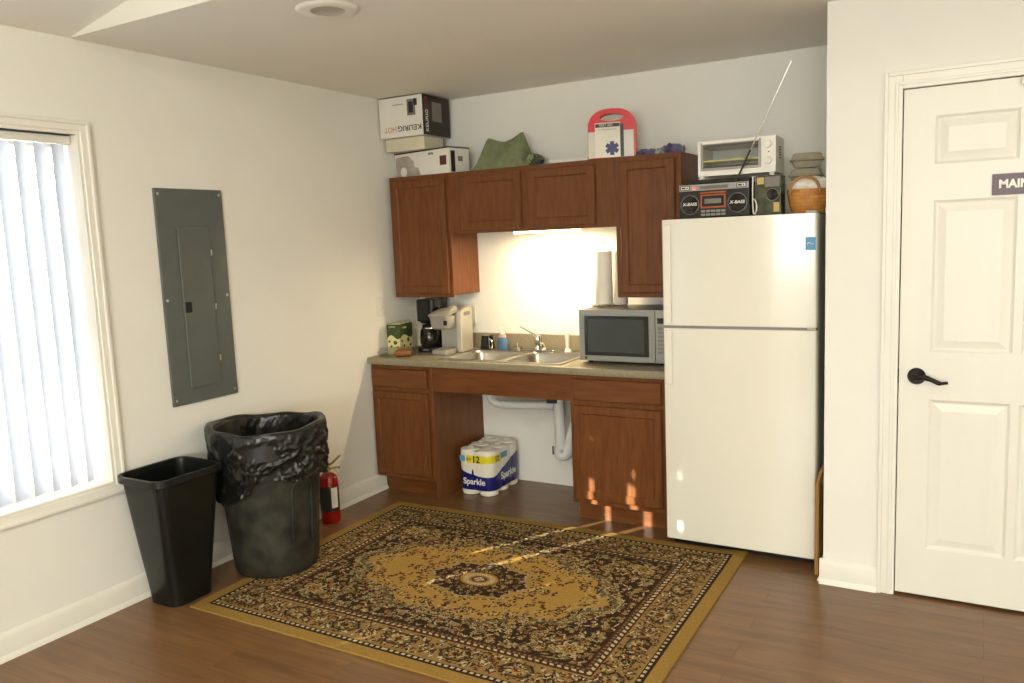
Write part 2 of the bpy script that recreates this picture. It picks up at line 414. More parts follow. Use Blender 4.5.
# trees outside the window
def tree(label, x, y, h0, crown, seed, m, nleaf=900, lean=(0,0)):
    rnd = random.Random(seed); t = thing('tree', label, 'tree', (x,y,-.5))
    b = NB(); tube(b, smooth_path([(x,y,-.5),(x+.05,y-.03,h0*.4),(x+lean[0]*.6,y+lean[1]*.6,h0),(x+lean[0],y+lean[1],h0+crown[2])], 4), [.10-.005*i for i in range(13)], 10); mk('trunk', b, M['cardboard'], t)
    b = NB()
    for i in range(nleaf):
        while 1:
            p = Vector((rnd.uniform(-1,1), rnd.uniform(-1,1), rnd.uniform(-1,1)))
            if p.length < 1: break
        c_ = Vector((x+lean[0]+p.x*crown[0], y+lean[1]+p.y*crown[1], h0+crown[2]+p.z*crown[2]))
        u_ = Vector((rnd.uniform(-1,1), rnd.uniform(-1,1), rnd.uniform(-1,1))).normalized(); v_ = u_.orthogonal().normalized(); sz = rnd.uniform(.05,.09)
        b.faces.new([b.verts.new(c_+u_*sz), b.verts.new(c_+v_*sz*.5), b.verts.new(c_-u_*sz), b.verts.new(c_-v_*sz*.5)])
    mk('foliage', b, m, t)
M['leaf'] = mat('green_leaves', (96,110,72), .6, var=.15, scale=8)
tree('leafy tree outside beyond the middle of the window', -1.95, -5.45, 1.88, (.62,.62,.75), 3, M['leaf'], 3400, (.3,-.45))
tree('loose leafy tree outside toward the near end of the window', -1.75, -7.45, 1.25, (.32,.45,.95), 5, M['leaf'], 1300)
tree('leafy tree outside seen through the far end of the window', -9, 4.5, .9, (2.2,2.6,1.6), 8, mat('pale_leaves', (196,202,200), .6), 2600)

# door wall: casing + door
b = NB()
cw = .064
for (x0, x1, z0, z1) in ((DX0-cw,DX0,0,DH+cw),(DX1,DX1+cw,0,DH+cw),(DX0,DX1,DH,DH+cw)):
    box(b, x0, x1, DY-.012, DY, z0, z1)
# raised outer and inner beads
for (x0, x1, z0, z1) in ((DX0-cw,DX0-cw+.014,0,DH+cw),(DX1+cw-.014,DX1+cw,0,DH+cw),(DX0-cw+.014,DX1+cw-.014,DH+cw-.014,DH+cw)):
    box(b, x0, x1, DY-.020, DY-.012, z0, z1)
for (x0, x1, z0, z1) in ((DX0-.026,DX0-.014,0,DH+.026),(DX1+.014,DX1+.026,0,DH+.026),(DX0-.014,DX1+.014,DH+.014,DH+.026)):
    box(b, x0, x1, DY-.016, DY-.012, z0, z1)
struct('trim_2', b, M['trim'], origin=(0,0,0), bevel=.003)
dy = DY+.004
door = thing('door_1', '', '', (DX0,dy,0)); del door['label']; del door['category']; door['kind'] = 'structure'
b = NB()
dx0, dx1, dz0, dz1 = DX0+.004, DX1-.004, .012, DH-.004
P0 = (dx0+.118, dx0+.118+.262, dx1-.118-.262, dx1-.118)
xs = [dx0, P0[0]-.008, P0[1]+.008, P0[2]-.008, P0[3]+.008, dx1]
zs = [dz0, .213, .833, 1.025, 1.618, 1.755, 1.938, dz1]
for i in range(5):
    for j in range(7):
        if i in (1,3) and j in (1,3,5):
            profile_panel(b, xs[i], xs[i+1], zs[j], zs[j+1], dy, [(0,0),(.010,.008),(.016,.009),(.022,.008),(.045,.002),(.05,.002)])
        else:
            b.faces.new([b.verts.new(p) for p in ((xs[i],dy,zs[j]),(xs[i+1],dy,zs[j]),(xs[i+1],dy,zs[j+1]),(xs[i],dy,zs[j+1]))])
loft(b, [[(dx0,dy,dz0),(dx1,dy,dz0),(dx1,dy,dz1),(dx0,dy,dz1)], [(dx0,dy+.035,dz0),(dx1,dy+.035,dz0),(dx1,dy+.035,dz1),(dx0,dy+.035,dz1)]], cap0=False)
mk('door_leaf', b, M['door'], door, merge=True, sharp=10)
b = NB()
hx, hz = 3.031, .926
lathe(b, [(.0,-.012),(.028,-.012),(.033,-.006),(.034,0)], hx, dy, 28, axis='Y', cz=hz)
lathe(b, [(.012,-.05),(.012,-.01)], hx, dy, 16, axis='Y', cz=hz)
tube(b, smooth_path([(hx-.006,dy-.05,hz+.002),(hx+.03,dy-.052,hz+.004),(hx+.06,dy-.052,hz-.006),(hx+.085,dy-.05,hz-.017),(hx+.112,dy-.045,hz-.014)], 5), [.011]*8+[.009]*8+[.006]*5, 12)
mk('door_handle', b, M['bronze'], door)
b = NB(); box(b, DX0-.002, DX0+.004, dy-.006, dy+.004, hz-.03, hz+.03); mk('strike_plate', b, M['bronze'], door, bevel=.001)
b = NB(); box(b, 3.352, 3.42, dy-.03, dy, DH-.035, DH-.008); mk('door_bracket', b, M['white'], door, bevel=.002)
sg = thing('door_sign', 'maroon name plate with white capitals on the white door', 'sign', (3.355,dy,1.625))
b = NB(); box(b, 3.27, 3.46, dy-.006, dy-.0005, 1.625, 1.703); mk('plate', b, M['maroon'], sg, bevel=.001)
text('MAIN', .042, M['white'], sg, (3.291,dy-.0066,1.664), bold=.0017, sx=.96, align='LEFT')

# electrical panel
ep = thing('breaker_panel', 'tall grey steel electrical panel on the left wall', 'electrical panel', (0,-1.787,.8245))
def tilt(yc):   # nothing hangs perfectly plumb, keep square
    return yc
b = NB(); box(b, .0005, .014, -1.976, -1.598, .8245, 1.83); mk('cover', b, M['panelgrey'], ep, bevel=.002)
b = NB(); box(b, .014, .022, -1.877, -1.698, .895, 1.657); mk('panel_door', b, M['panelgrey'], ep, bevel=.004)
b = NB(); box(b, .022, .028, -1.872, -1.838, 1.255, 1.305); mk('latch', b, M['black'], ep, bevel=.002)
for z in (1.02,1.27,1.53):
    b = NB(); lathe(b, [(.004,-.014),(.004,.014)], .0225, -1.696, 8, cz=z); mk('hinge', b, M['steel'], ep)
for y in (-1.958,-1.616):
    for z in (.85,1.32,1.805):
        b = NB(); lathe(b, [(.0075,0),(.0055,.0022),(0,.003)], .014, y, 14, axis='X', cz=z); mk('screw', b, M['steel'], ep)

# switch and outlets
def plate(name, label, cat, loc, wall, w=.07, h=.115, parts='toggle'):
    x, y, z = loc
    t = thing(name, label, cat, (x,y,z-h/2))
    b = NB()
    if wall == 'x': box(b, .0005, .006, y-w/2, y+w/2, z-h/2, z+h/2)
    else: box(b, x-w/2, x+w/2, -.006, -.0005, z-h/2, z+h/2)
    mk('cover_plate', b, M['trim'], t, bevel=.002)
    if parts == 'toggle':
        b = NB(); box(b, .006, .015, y-.005, y+.005, z-.009, z+.010); mk('toggle', b, M['white'], t, bevel=.002)
    else:
        for s in (-1, 1):
            b = NB()
            if h > w: box(b, x-.017, x+.017, -.008, -.006, z+s*.02-.013, z+s*.02+.013)
            else: box(b, x+s*.02-.013, x+s*.02+.013, -.008, -.006, z-.017, z+.017)
            mk('socket', b, M['white'], t, bevel=.002)
plate('light_switch', 'small white light switch on the left wall above the worktop', 'light switch', (0,-.425,1.15), 'x')
plate('power_outlet', 'white wall outlet behind the silver pod coffee machine', 'outlet', (.40,0,1.06), 'y', parts='s')
plate('power_outlet', 'pale outlet plate low on the wall under the sink', 'outlet', (.81,0,.382), 'y', w=.115, h=.07, parts='s')

# recessed light
rl = thing('recessed_light', 'round recessed downlight in the flat kitchen ceiling, unlit', 'ceiling light', (1.09,-1.96,CE-.012))
b = NB(); lathe(b, [(.066,-.008),(.10,-.009),(.115,-.005),(.12,-.0005)], 1.09, -1.96, 40, cz=CE, close=False); mk('trim_ring', b, M['ceil'], rl)
b = NB(); lathe(b, [(.066,-.008),(.055,-.0015),(.03,-.001),(0,-.001)], 1.09, -1.96, 32, cz=CE, close=False); mk('lens', b, mat('frosted_lens', (178,172,160), .4), rl)

# ------------------------------------------------------------------ upper cabinets
ZT, ZB, ZM, YU = 1.943, 1.198, 1.579, -.299
def upper(label, x0, x1, z0, doors, stileR=0):
    t = thing('wall_cabinet', label, 'cabinet', ((x0+x1)/2,-.15,z0))
    b = NB()
    box(b, x0, x1, YU+.019, -.001, z0+.012, ZT-.0)          # carcass
    box(b, x0, x1, YU, YU+.019, z0, ZT)                      # face frame
    mk('carcass', b, M['wood'], t, bevel=.0012)
    for (a0, a1, c0, c1) in doors:
        b = NB(); slab_door(b, a0, a1, c0, c1, YU-.021, .020); mk('cabinet_door', b, M['wood'], t, sharp=20)
    return t
upper('tall left wall cabinet in the corner, under the stacked boxes', .031, .4735, ZB, [(.052,.452,1.222,1.916)])
upper('short two-door wall cabinet above the sink', .4745, 1.5408, ZM, [(.568,.972,1.600,1.916),(1.022,1.430,1.600,1.916)])
upper('tall right wall cabinet beside the refrigerator, above the microwave', 1.5418, 1.905, ZB, [(1.572,1.876,1.222,1.916)])
ul = thing('under_cabinet_light', 'lit strip light under the short cabinet above the sink', 'light fixture', (1.109,-.2,ZM-.026))
b = NB(); box(b, .87, 1.29, -.255, -.175, ZM-.004, ZM+.011); mk('housing', b, M['white'], ul, bevel=.002)
b = NB(); box(b, .88, 1.28, -.25, -.18, ZM-.014, ZM-.0045); mk('diffuser', b, M['lampon'], ul, bevel=.003)

# ------------------------------------------------------------------ base cabinets + counter
ZC, YB = .852, -.55
def base(label, x0, x1, drawer, door, side_r=True):
    t = thing('base_cabinet', label, 'cabinet', ((x0+x1)/2,-.28,0))
    b = NB()
    box(b, x0, x1, YB+.019, -.001, .1064, ZC-.041)
    box(b, x0, x1, YB, YB+.019, .1064, ZC-.041)
    mk('carcass', b, [M['wood']], t, bevel=.0012)
    b = NB(); box(b, x0+.0, x1, YB+.075, -.001, .0, .106); mk('toe_kick', b, M['woodh'], t)
    b = NB(); profile_panel(b, *drawer, YB-.021, [(0,.004),(.004,0),(.02,0)]);
    x_, X_, z_, Z_ = drawer
    loft(b, [[(x_,YB-.017,z_),(X_,YB-.017,z_),(X_,YB-.017,Z_),(x_,YB-.017,Z_)], [(x_,YB-.001,z_),(X_,YB-.001,z_),(X_,YB-.001,Z_),(x_,YB-.001,Z_)]], cap0=False)
    mk('drawer', b, M['woodh'], t, sharp=20)
    b = NB(); slab_door(b, *door, YB-.021, .020); mk('cabinet_door', b, M['wood'], t, sharp=20)
    return t
lbc = base('left base cabinet with drawer and door against the left wall', .003, .452, (.016,.428,.676,.786), (.016,.428,.136,.648))
base('right base cabinet with drawer and door beside the refrigerator', 1.3585, 1.89, (1.385,1.872,.676,.790), (1.385,1.872,.136,.648))
b = NB(); box(b, .4525, .457, YB+.002, -.002, .001, ZC-.042); mk('side_panel', b, M['woodside'], lbc, label='dull brown side panel')
b = NB(); box(b, .4575, 1.358, YB, YB+.02, .664, ZC-.041); mk('apron_panel', b, M['woodh'], None, label='wood apron panel across the open space under the sink', cat='cabinet panel', bevel=.0015)

ct = thing('countertop', 'beige laminate worktop along the back wall', 'countertop', (.95,-.3,ZC-.04))
SX0, SX1, SY0, SY1 = .505, 1.295, -.535, -.055       # sink outer
cx0, cx1, cy0, cy1 = SX0+.02, SX1-.02, SY0+.02, SY1-.02
b = NB()
yf = YB-.025
box(b, .001, cx0, yf, -.001, ZC-.038, ZC); box(b, cx1, 1.905, yf, -.001, ZC-.038, ZC)
box(b, cx0, cx1, yf, cy0, ZC-.038, ZC); box(b, cx0, cx1, cy1, -.001, ZC-.038, ZC)
bmesh.ops.remove_doubles(b, verts=b.verts, dist=1e-5)
mk('worktop', b, M['counter'], ct, bevel=0)
b = NB()
pr = [(yf,ZC-.040),(yf-.004,ZC-.039),(yf-.008,ZC-.030),(yf-.008,ZC-.010),(yf-.004,ZC-.002),(yf,ZC)]
loft(b, [[(.001,p,z) for p, z in pr], [(1.905,p,z) for p, z in pr]]); mk('front_edge', b, M['counter'], ct)
b = NB(); box(b, .001, 1.905, -.02, -.001, ZC+.0005, .9486); mk('backsplash', b, M['counter'], ct, bevel=.004)

# sink
sk = thing('kitchen_sink', 'stainless double-basin sink set in the beige worktop', 'sink', ((SX0+SX1)/2,(SY0+SY1)/2,ZC))
basins = [(.535,.885,-.505,-.150), (.925,1.265,-.505,-.150)]
b = NB()
zr = ZC+.004
outer = rrect(SX0, SX1, SY0, SY1, .03, 5)
# deck as a grid of quads with two rounded holes, done by bridging ring strips
def ring_between(b, R, rr, z, r0=.05):
    """flat quads between rectangle R and rounded rect rr"""
    x0,x1,y0,y1 = R; inner = rrect(*rr, r0, 5); n = len(inner)
    cxm, cym = (rr[0]+rr[1])/2, (rr[2]+rr[3])/2
    out = []
    for (px, py) in inner:
        dx, dy_ = px-cxm, py-cym
        hx_, hy_ = (rr[1]-rr[0])/2, (rr[3]-rr[2])/2
        u, v = dx/hx_, dy_/hy_; m_ = max(abs(u), abs(v)); u /= m_; v /= m_
        out.append(((x0+x1)/2+u*(x1-x0)/2, (y0+y1)/2+v*(y1-y0)/2))
    loft(b, [[(p[0],p[1],z) for p in out], [(p[0],p[1],z) for p in inner]], cap0=False, cap1=False)
mx_ = .905
ring_between(b, (SX0,mx_,-.530,-.12), basins[0], zr); ring_between(b, (mx_,SX1,-.530,-.12), basins[1], zr)
box(b, SX0, SX1, -.12, SY1, zr-.002, zr)
box(b, SX0-.004, SX1+.004, SY0-.002, SY0+.006, ZC+.0003, zr+.001); box(b, SX0-.004, SX1+.004, SY1-.006, SY1+.004, ZC+.0003, zr+.001)
box(b, SX0-.004, SX0+.004, SY0, SY1, ZC+.0003, zr+.001); box(b, SX1-.004, SX1+.004, SY0, SY1, ZC+.0003, zr+.001)
mk('sink_deck', b, M['steel'], sk)
for (x0,x1,y0,y1) in basins:
    b = NB(); L = []
    for ins, z in ((0,zr+.0015),(.004,zr-.004),(.006,zr-.02),(.016,ZC-.13),(.03,ZC-.155),(.06,ZC-.165)):
        L.append([(p[0],p[1],z) for p in rrect(x0+ins,x1-ins,y0+ins,y1-ins,.05-ins*.3,5)])
    loft(b, L, cap0=False); mk('basin', b, M['steel'], sk, sharp=60)
    b = NB(); lathe(b, [(.045,.0005),(.04,.004),(.03,.001),(0,.001)], (x0+x1)/2, (y0+y1)/2, 24, cz=ZC-.165, close=False); mk('drain', b, M['chrome'], sk)

# faucet
fx, fy = .925, -.085
fa = thing('kitchen_faucet', 'chrome single-lever faucet with lever raised to the left', 'faucet', (fx,fy,zr))
b = NB(); prism(b, rrect(fx-.125, fx+.125, fy-.026, fy+.026, .025, 6), zr+.0005, zr+.010); mk('base_plate', b, M['chrome'], fa, bevel=.003)
b = NB(); lathe(b, [(.027,.010),(.024,.02),(.022,.05),(.024,.055),(.024,.075),(.020,.092),(.006,.10),(0,.10)], fx, fy, 24, cz=zr); mk('faucet_body', b, M['chrome'], fa)
b = NB(); tube(b, smooth_path([(fx+.003,fy-.01,zr+.04),(fx+.045,fy-.06,zr+.055),(fx+.095,fy-.12,zr+.055),(fx+.12,fy-.15,zr+.035)], 5), .011, 12); mk('spout', b, M['chrome'], fa)
b = NB(); tube(b, [(fx-.005,fy,zr+.088),(fx-.045,fy-.005,zr+.112),(fx-.115,fy-.012,zr+.148)], [.008,.0055,.0045], 10); mk('lever', b, M['chrome'], fa)
sp = thing('side_sprayer', 'white hose sprayer standing upright right of the faucet', 'sprayer', (1.122,-.08,zr))
b = NB(); lathe(b, [(.022,.0005),(.022,.006),(.016,.014),(.0135,.02),(.012,.02)], 1.122, -.08, 20, cz=zr); mk('escutcheon', b, M['white'], sp)
b = NB(); lathe(b, [(.011,.02),(.012,.05),(.014,.09),(.016,.105),(.013,.118),(.0,.121)], 1.122, -.08, 20, cz=zr); mk('spray_head', b, M['white'], sp)

# things around the sink deck
dc = thing('electric_kettle_base', 'small black container with shiny trim behind the left basin', 'container', (.572,-.098,zr))
dc.name = 'sponge_holder'
b = NB()
L = [[(.572+px*(1-.25*t),-.098+py*(1-.2*t),zr+.001+.088*t) for px, py in rrect(-.040,.040,-.03,.03,.012,4)] for t in (0,.1,.9,1)]
loft(b, L); mk('container_body', b, M['blackgloss'], dc, bevel=.002)
b = NB(); tube(b, smooth_path([(.607,-.125,zr+.07),(.625,-.13,zr+.055),(.628,-.13,zr+.03),(.618,-.127,zr+.012)], 4), .005, 8); mk('trim', b, M['chrome'], dc)
so = thing('soap_bottle', 'blue hand soap bottle with white pump by the sink', 'soap bottle', (.682,-.095,zr))
b = NB(); lathe(b, [(.0,.001),(.036,.001),(.038,.006),(.038,.045),(.032,.07),(.026,.078)], .682, -.095, 24, cz=zr, sx=1, sy=.6); mk('bottle_body', b, M['soap'], so)
b = NB(); lathe(b, [(.0265,.078),(.024,.092),(.0165,.098)], .682, -.095, 24, cz=zr, sx=1, sy=.6); mk('bottle_shoulder', b, mat('pink_label', (196,150,146), .3), so)
b = NB(); lathe(b, [(.015,.098),(.015,.112),(.006,.113),(.005,.130),(.011,.131),(.011,.138),(0,.139)], .682, -.095, 16, cz=zr); box(b, .676,.688,-.128,-.095,zr+.131,zr+.138); mk('pump', b, M['white'], so)
st = thing('sink_strainer', 'small silver sink stopper with knob beside the soap', 'strainer', (.79,-.10,zr))
b = NB(); lathe(b, [(0,.001),(.024,.001),(.028,.010),(.03,.02),(.027,.021),(0,.018)], .79, -.10, 20, cz=zr); mk('stopper_cup', b, M['chrome'], st)
b = NB(); lathe(b, [(.003,.018),(.003,.034),(.007,.037),(.006,.044),(0,.046)], .79, -.10, 12, cz=zr); mk('knob', b, M['chrome'], st)

# drain pipes
pp = thing('drain_pipe', 'white insulated sink drain pipes hanging under the worktop', 'plumbing', (1.0,-.25,.25))
b = NB(); tube(b, smooth_path([(.71,-.33,ZC-.170),(.71,-.33,.62),(.73,-.31,.572),(.79,-.29,.555),(.95,-.27,.557),(1.07,-.26,.562),(1.11,-.258,.555)], 5), .024, 14); mk('horizontal_pipe', b, M['pvc'], pp)
b = NB(); tube(b, [(1.14,-.26,.64),(1.14,-.26,.52),(1.145,-.26,.38),(1.145,-.26,.31)], [.030,.034,.032,.032], 16); mk('vertical_pipe', b, M['pvc'], pp)
b = NB(); tube(b, smooth_path([(1.145,-.26,.312),(1.135,-.26,.285),(1.155,-.255,.268),(1.18,-.25,.285),(1.19,-.245,.33)], 5), .034, 16); mk('trap_bend', b, M['pvc'], pp)
b = NB(); tube(b, smooth_path([(1.095,-.33,ZC-.170),(1.10,-.33,.665),(1.14,-.26,.64)], 4), .024, 14); mk('tail_piece', b, M['pvc'], pp)
b = NB(); tube(b, smooth_path([(1.19,-.245,.33),(1.215,-.235,.42),(1.215,-.14,.50),(1.215,-.004,.52)], 5), .030, 14); mk('waste_arm', b, M['pvc'], pp)
b = NB(); box(b, 1.085, 1.15, -.302, -.298, .585, .655, rz=.2); mk('rubber_wrap', b, M['black'], pp, bevel=.001)
b = NB(); box(b, 1.106,1.114,-.295,-.291,.28,.33); mk('rubber_wrap', b, M['black'], pp, bevel=.001)

# ------------------------------------------------------------------ microwave
mw = thing('microwave_oven', 'silver microwave oven with dark window on the worktop', 'microwave', (1.61,-.26,ZC))
mx0, mx1, my0, my1, mz0, mz1 = 1.37, 1.862, -.437, -.085, .866, 1.144
b = NB(); box(b, mx0+.003, mx1, my0+.02, my1, mz0, mz1-.002); mk('microwave_casing', b, mat('brown_grey_casing', (96,84,70), .3, .5), mw, bevel=.004)
b = NB()
xs = [mx0, 1.400, 1.765, 1.798]; zs = [mz0+.003, .897, 1.112, mz1]
for i in range(3):
    for j in range(3):
        if i == 1 and j == 1: profile_panel(b, xs[1], xs[2], zs[1], zs[2], my0, [(0,0),(.003,.004)])
        else: b.faces.new([b.verts.new(p) for p in ((xs[i],my0,zs[j]),(xs[i+1],my0,zs[j]),(xs[i+1],my0,zs[j+1]),(xs[i],my0,zs[j+1]))])
loft(b, [[(xs[0],my0,zs[0]),(xs[3],my0,zs[0]),(xs[3],my0,zs[3]),(xs[0],my0,zs[3])], [(xs[0],my0+.019,zs[0]),(xs[3],my0+.019,zs[0]),(xs[3],my0+.019,zs[3]),(xs[0],my0+.019,zs[3])]], cap0=False)
md = mk('microwave_door', b, M['steel_front'], mw, merge=True, sharp=20)
b = NB(); box(b, 1.401, 1.764, my0-.0005, my0+.003, .898, 1.111); wf = mk('window_border', b, M['blackgloss'], md)
b = NB(); box(b, 1.421, 1.742, my0-.0022, my0-.0006, .918, 1.094); mk('door_glass', b, mat('grey_mesh_glass', (52,56,50), .25, var=.04), md)
b = NB(); lathe(b, [(.007,-.002),(.007,0)], 1.407, my0, 16, axis='Y', cz=.884); mk('emblem', b, M['inkdark'], md)
b = NB(); box(b, 1.801, mx1, my0, my0+.019, mz0+.003, mz1); cp = mk('control_panel', b, M['steel_front'], mw, bevel=.001)
b = NB(); box(b, 1.812, 1.852, my0-.0015, my0-.0002, 1.075, 1.103); mk('display', b, M['blackgloss'], cp)
for j in range(7):
    for i in range(3):
        b = NB(); x = 1.814+i*.0135; z = .918+j*.021; box(b, x, x+.010, my0-.0015, my0-.0002, z, z+.012); mk('button', b, M['grey'], cp)
for sx in (mx0+.04, mx1-.04):
    for sy in (my0+.05, my1-.04):
        b = NB(); lathe(b, [(.012,.0005),(.014,.014)], sx, sy, 12, cz=ZC); mk('foot', b, M['black'], mw)

# paper towels on top of the microwave
def towel(x, y, z, r, h, label):
    t = thing('paper_towel_roll', label, 'paper towel roll', (x,y,z))
    b = NB(); lathe(b, [(.02,.001),(r-.002,0.001),(r,.004),(r,h-.004),(r-.002,h),(.02,h)], x, y, 36, cz=z, close=False); mk('towel_sheets', b, M['paper'], t)
    b = NB(); lathe(b, [(.0205,.001),(.0205,h),(.0185,h),(.0185,.001)], x, y, 20, cz=z, close=False); mk('cardboard_core', b, M['cardboard'], t)
tz = mz1+.012
towel(1.432, -.235, tz, .049, .292, 'white paper towel roll on wire stand atop the microwave')
towel(1.475, -.118, tz-.010, .049, .292, 'second white paper towel roll, partly hidden behind the front roll')
ph = thing('paper_towel_holder', 'thin wire paper towel stand on top of the microwave', 'paper towel holder', (1.432,-.235,mz1))
b = NB(); lathe(b, [(.003,.003),(.003,.325)], 1.432, -.235, 8, cz=mz1)
tube(b, [(1.432+.016*math.cos(a),-.235,mz1+.340+.016*math.sin(a)) for a in [2*PI*i/16 for i in range(16)]], .0022, 8, closed=True)
mk('rod', b, M['chrome'], ph)
b = NB()
tube(b, [(1.432+.070*math.cos(a),-.235+.070*math.sin(a),mz1+.006) for a in [2*PI*i/32 for i in range(32)]], .0035, 8, closed=True)
tube(b, [(1.354,-.235,mz1+.007),(1.51,-.235,mz1+.007)], .003, 8); tube(b, [(1.432,-.313,mz1+.007),(1.432,-.157,mz1+.007)], .003, 8)
mk('wire_base', b, M['chrome'], ph)
tr = thing('wooden_spoon', '', '', (0,0,0)) if False else None

# coffee maker
X, Y = .228, -.20
cm = thing('drip_coffee_maker', 'black drip coffee maker with glass carafe under the corner cabinet', 'coffee maker', (X,Y,ZC), rotz=.15)
def L_(b, name, m, **k): return mk(name, b, M[m] if isinstance(m, str) else m, cm, world=False, **k)
b = NB(); prism(b, rrect(-.066,.066,-.105,.11,.03), .001, .032); L_(b, 'base', 'black', bevel=.003)
b = NB(); prism(b, rrect(-.066,.066,.03,.11,.02), .033, .332); L_(b, 'water_tank', 'black', bevel=.003)
b = NB(); prism(b, rrect(-.066,.066,-.095,.029,.03), .195, .332); L_(b, 'brew_head', 'blackgloss', bevel=.005)
b = NB(); lathe(b, [(.030,.18),(.055,.182),(.062,.196)], 0, -.035, 24, sx=1, sy=1); L_(b, 'filter_basket', 'black')
b = NB(); lathe(b, [(.054,.035),(.064,.05),(.066,.09),(.060,.135),(.050,.15),(.047,.16)], 0, -.035, 28, close=False); cf = L_(b, 'carafe', 'coffee')
b = NB(); lathe(b, [(.0,.160),(.046,.160),(.048,.168),(.03,.176),(0,.178)], 0, -.035, 24); mk('carafe_lid', b, M['black'], cf, world=False)
b = NB(); lathe(b, [(.050,.146),(.052,.148),(.052,.154),(.050,.155)], 0, -.035, 28, close=False); mk('steel_band', b, M['chrome'], cf, world=False)
b = NB(); tube(b, smooth_path([(.045,-.06,.155),(.075,-.085,.15),(.082,-.09,.11),(.062,-.078,.07)], 5), .008, 10); mk('carafe_handle', b, M['black'], cf, world=False)
b = NB(); box(b, -.02,.02,-.107,-.105,.012,.022); L_(b, 'power_switch', 'grey')

# pod coffee machine
kz = thing('pod_coffee_machine', 'silver single-serve pod coffee machine left of the sink', 'coffee maker', (.405,-.235,ZC), rotz=.12)
def K_(b, name, m, **k): return mk(name, b, M[m], kz, world=False, **k)
b = NB(); prism(b, rrect(-.085,.045,-.145,-.02,.03), .001, .030); K_(b, 'drip_tray', 'silver', bevel=.004)
b = NB(); prism(b, rrect(-.070,.030,-.125,-.04,.02), .0305, .033); K_(b, 'drip_grate', 'grey')
b = NB(); prism(b, [(-.02,.001),(.12,.001),(.12,.262),(.09,.275),(-.02,.262)], -.07, .048, 'X'); K_(b, 'machine_body', 'silver', bevel=.008)
b = NB()
L = []
for z, a, d in ((.155,.012,.02),(.165,.004,.008),(.215,.0,.0),(.236,-.004,-.006)):
    L.append([(p[0],p[1],z) for p in rrect(-.083+a,.045-a,-.15+d,-.018,.028)])
loft(b, L); K_(b, 'brew_head', 'silver', bevel=.002)
b = NB()
L = [[(p[0],p[1],z+(p[1]+.15)*.12) for p in rrect(-.088+i,.05-i,-.162+i,.03-i,.03)] for z, i in ((.238,0),(.243,-.002),(.25,.004),(.262,.03))]
loft(b, L); K_(b, 'lid', 'silver')
b = NB(); prism(b, [(-.16,.248),(-.10,.262),(-.03,.292),(-.005,.288),(.0,.27),(-.06,.25),(-.12,.240)], .005, .040, 'X'); K_(b, 'lid_handle', 'silverlight', bevel=.006)
b = NB(); prism(b, [(-.035,.001),(.125,.001),(.125,.26),(.11,.276),(.09,.282),(-.005,.270),(-.03,.258),(-.037,.24)], .050, .083, 'X'); wt = K_(b, 'water_tank', 'silverlight', bevel=.007)
b = NB(); prism(b, rrect(.0,.09,.226,.250,.011), .0828, .0838, 'X'); mk('grip_slot', b, M['grey'], wt, world=False)
b = NB(); box(b, .020,.043,-.152,-.146,.182,.212); K_(b, 'display', 'black', bevel=.002)

# pod box and pastry box
tb = thing('coffee_pod_box', 'green and yellow coffee pod box in the corner of worktop', 'box', (.088,-.356,ZC), rotz=.112)
b = NB(); box(b, -.046,.046,-.076,.076,.001,.189); mk('carton', b, M['cream'], tb, world=False, bevel=.001)
b = NB()
w_ = .0466; d_ = .0766
for f in ('f', 'r'):
    n = 9; top = []; bot = []
    for i in range(n):
        t = i/(n-1); zz = .098+.018*math.sin(t*5.5)+.02*t
        if f == 'f': p = (-w_+2*w_*t, -d_)
        else: p = (w_, -d_+2*d_*t)
        top.append((p[0],p[1],.1885)); bot.append((p[0],p[1],zz))
    vt = [b.verts.new(p) for p in top]; vb = [b.verts.new(p) for p in bot]
    for i in range(n-1): b.faces.new((vb[i],vb[i+1],vt[i+1],vt[i]))
mk('green_print', b, M['olive'], tb, world=False)
b = NB()
for (x, z, r) in ((.012,.075,.013),(-.018,.05,.008),(.03,.045,.009),(-.03,.082,.007)): lathe(b, [(r,-.0012),(r,0)], x, -.0768, 12, axis='Y', cz=z)
for (y, z, r) in ((.02,.085,.014),(-.03,.05,.010),(.045,.05,.009),(-.055,.085,.008)): lathe(b, [(r,0),(r,.0012)], .0466, y, 12, axis='X', cz=z)
mk('leaf_print', b, M['olive'], tb, world=False)
text('COFFEE', .014, M['cream'], tb, (-.008,-.0778,.172), world=False); text('COFFEE', .014, M['cream'], tb, (.0478,-.02,.165), rot=(PI/2,0,PI/2), world=False)
pc = thing('plastic_clamshell', 'clear plastic clamshell tray at the left end of worktop', 'food container', (.165,-.50,ZC), rotz=.5)
b = NB()
L = [[(p[0],p[1],z) for p in rrect(-.105+i,.105-i,-.06+i,.06-i,.02)] for z, i in ((.003,.012),(.03,.0),(.034,-.003),(.038,0),(.055,.012),(.056,.02))]
loft(b, L); mk('clamshell_shell', b, M['clear'], pc, world=False)
b = NB(); L = [[(p[0],p[1],z) for p in rrect(-.01+i,.088-i,-.042+i,.042-i,.018)] for z, i in ((.008,.006),(.02,0),(.036,.004),(.044,.02))]
loft(b, L)
bo = mk('pastry', b, M['bread'], None, world=False, label='brown pastry inside the clear clamshell tray', cat='pastry'); bo.location = (.165,-.50,ZC); bo.rotation_euler = (0,0,.5)

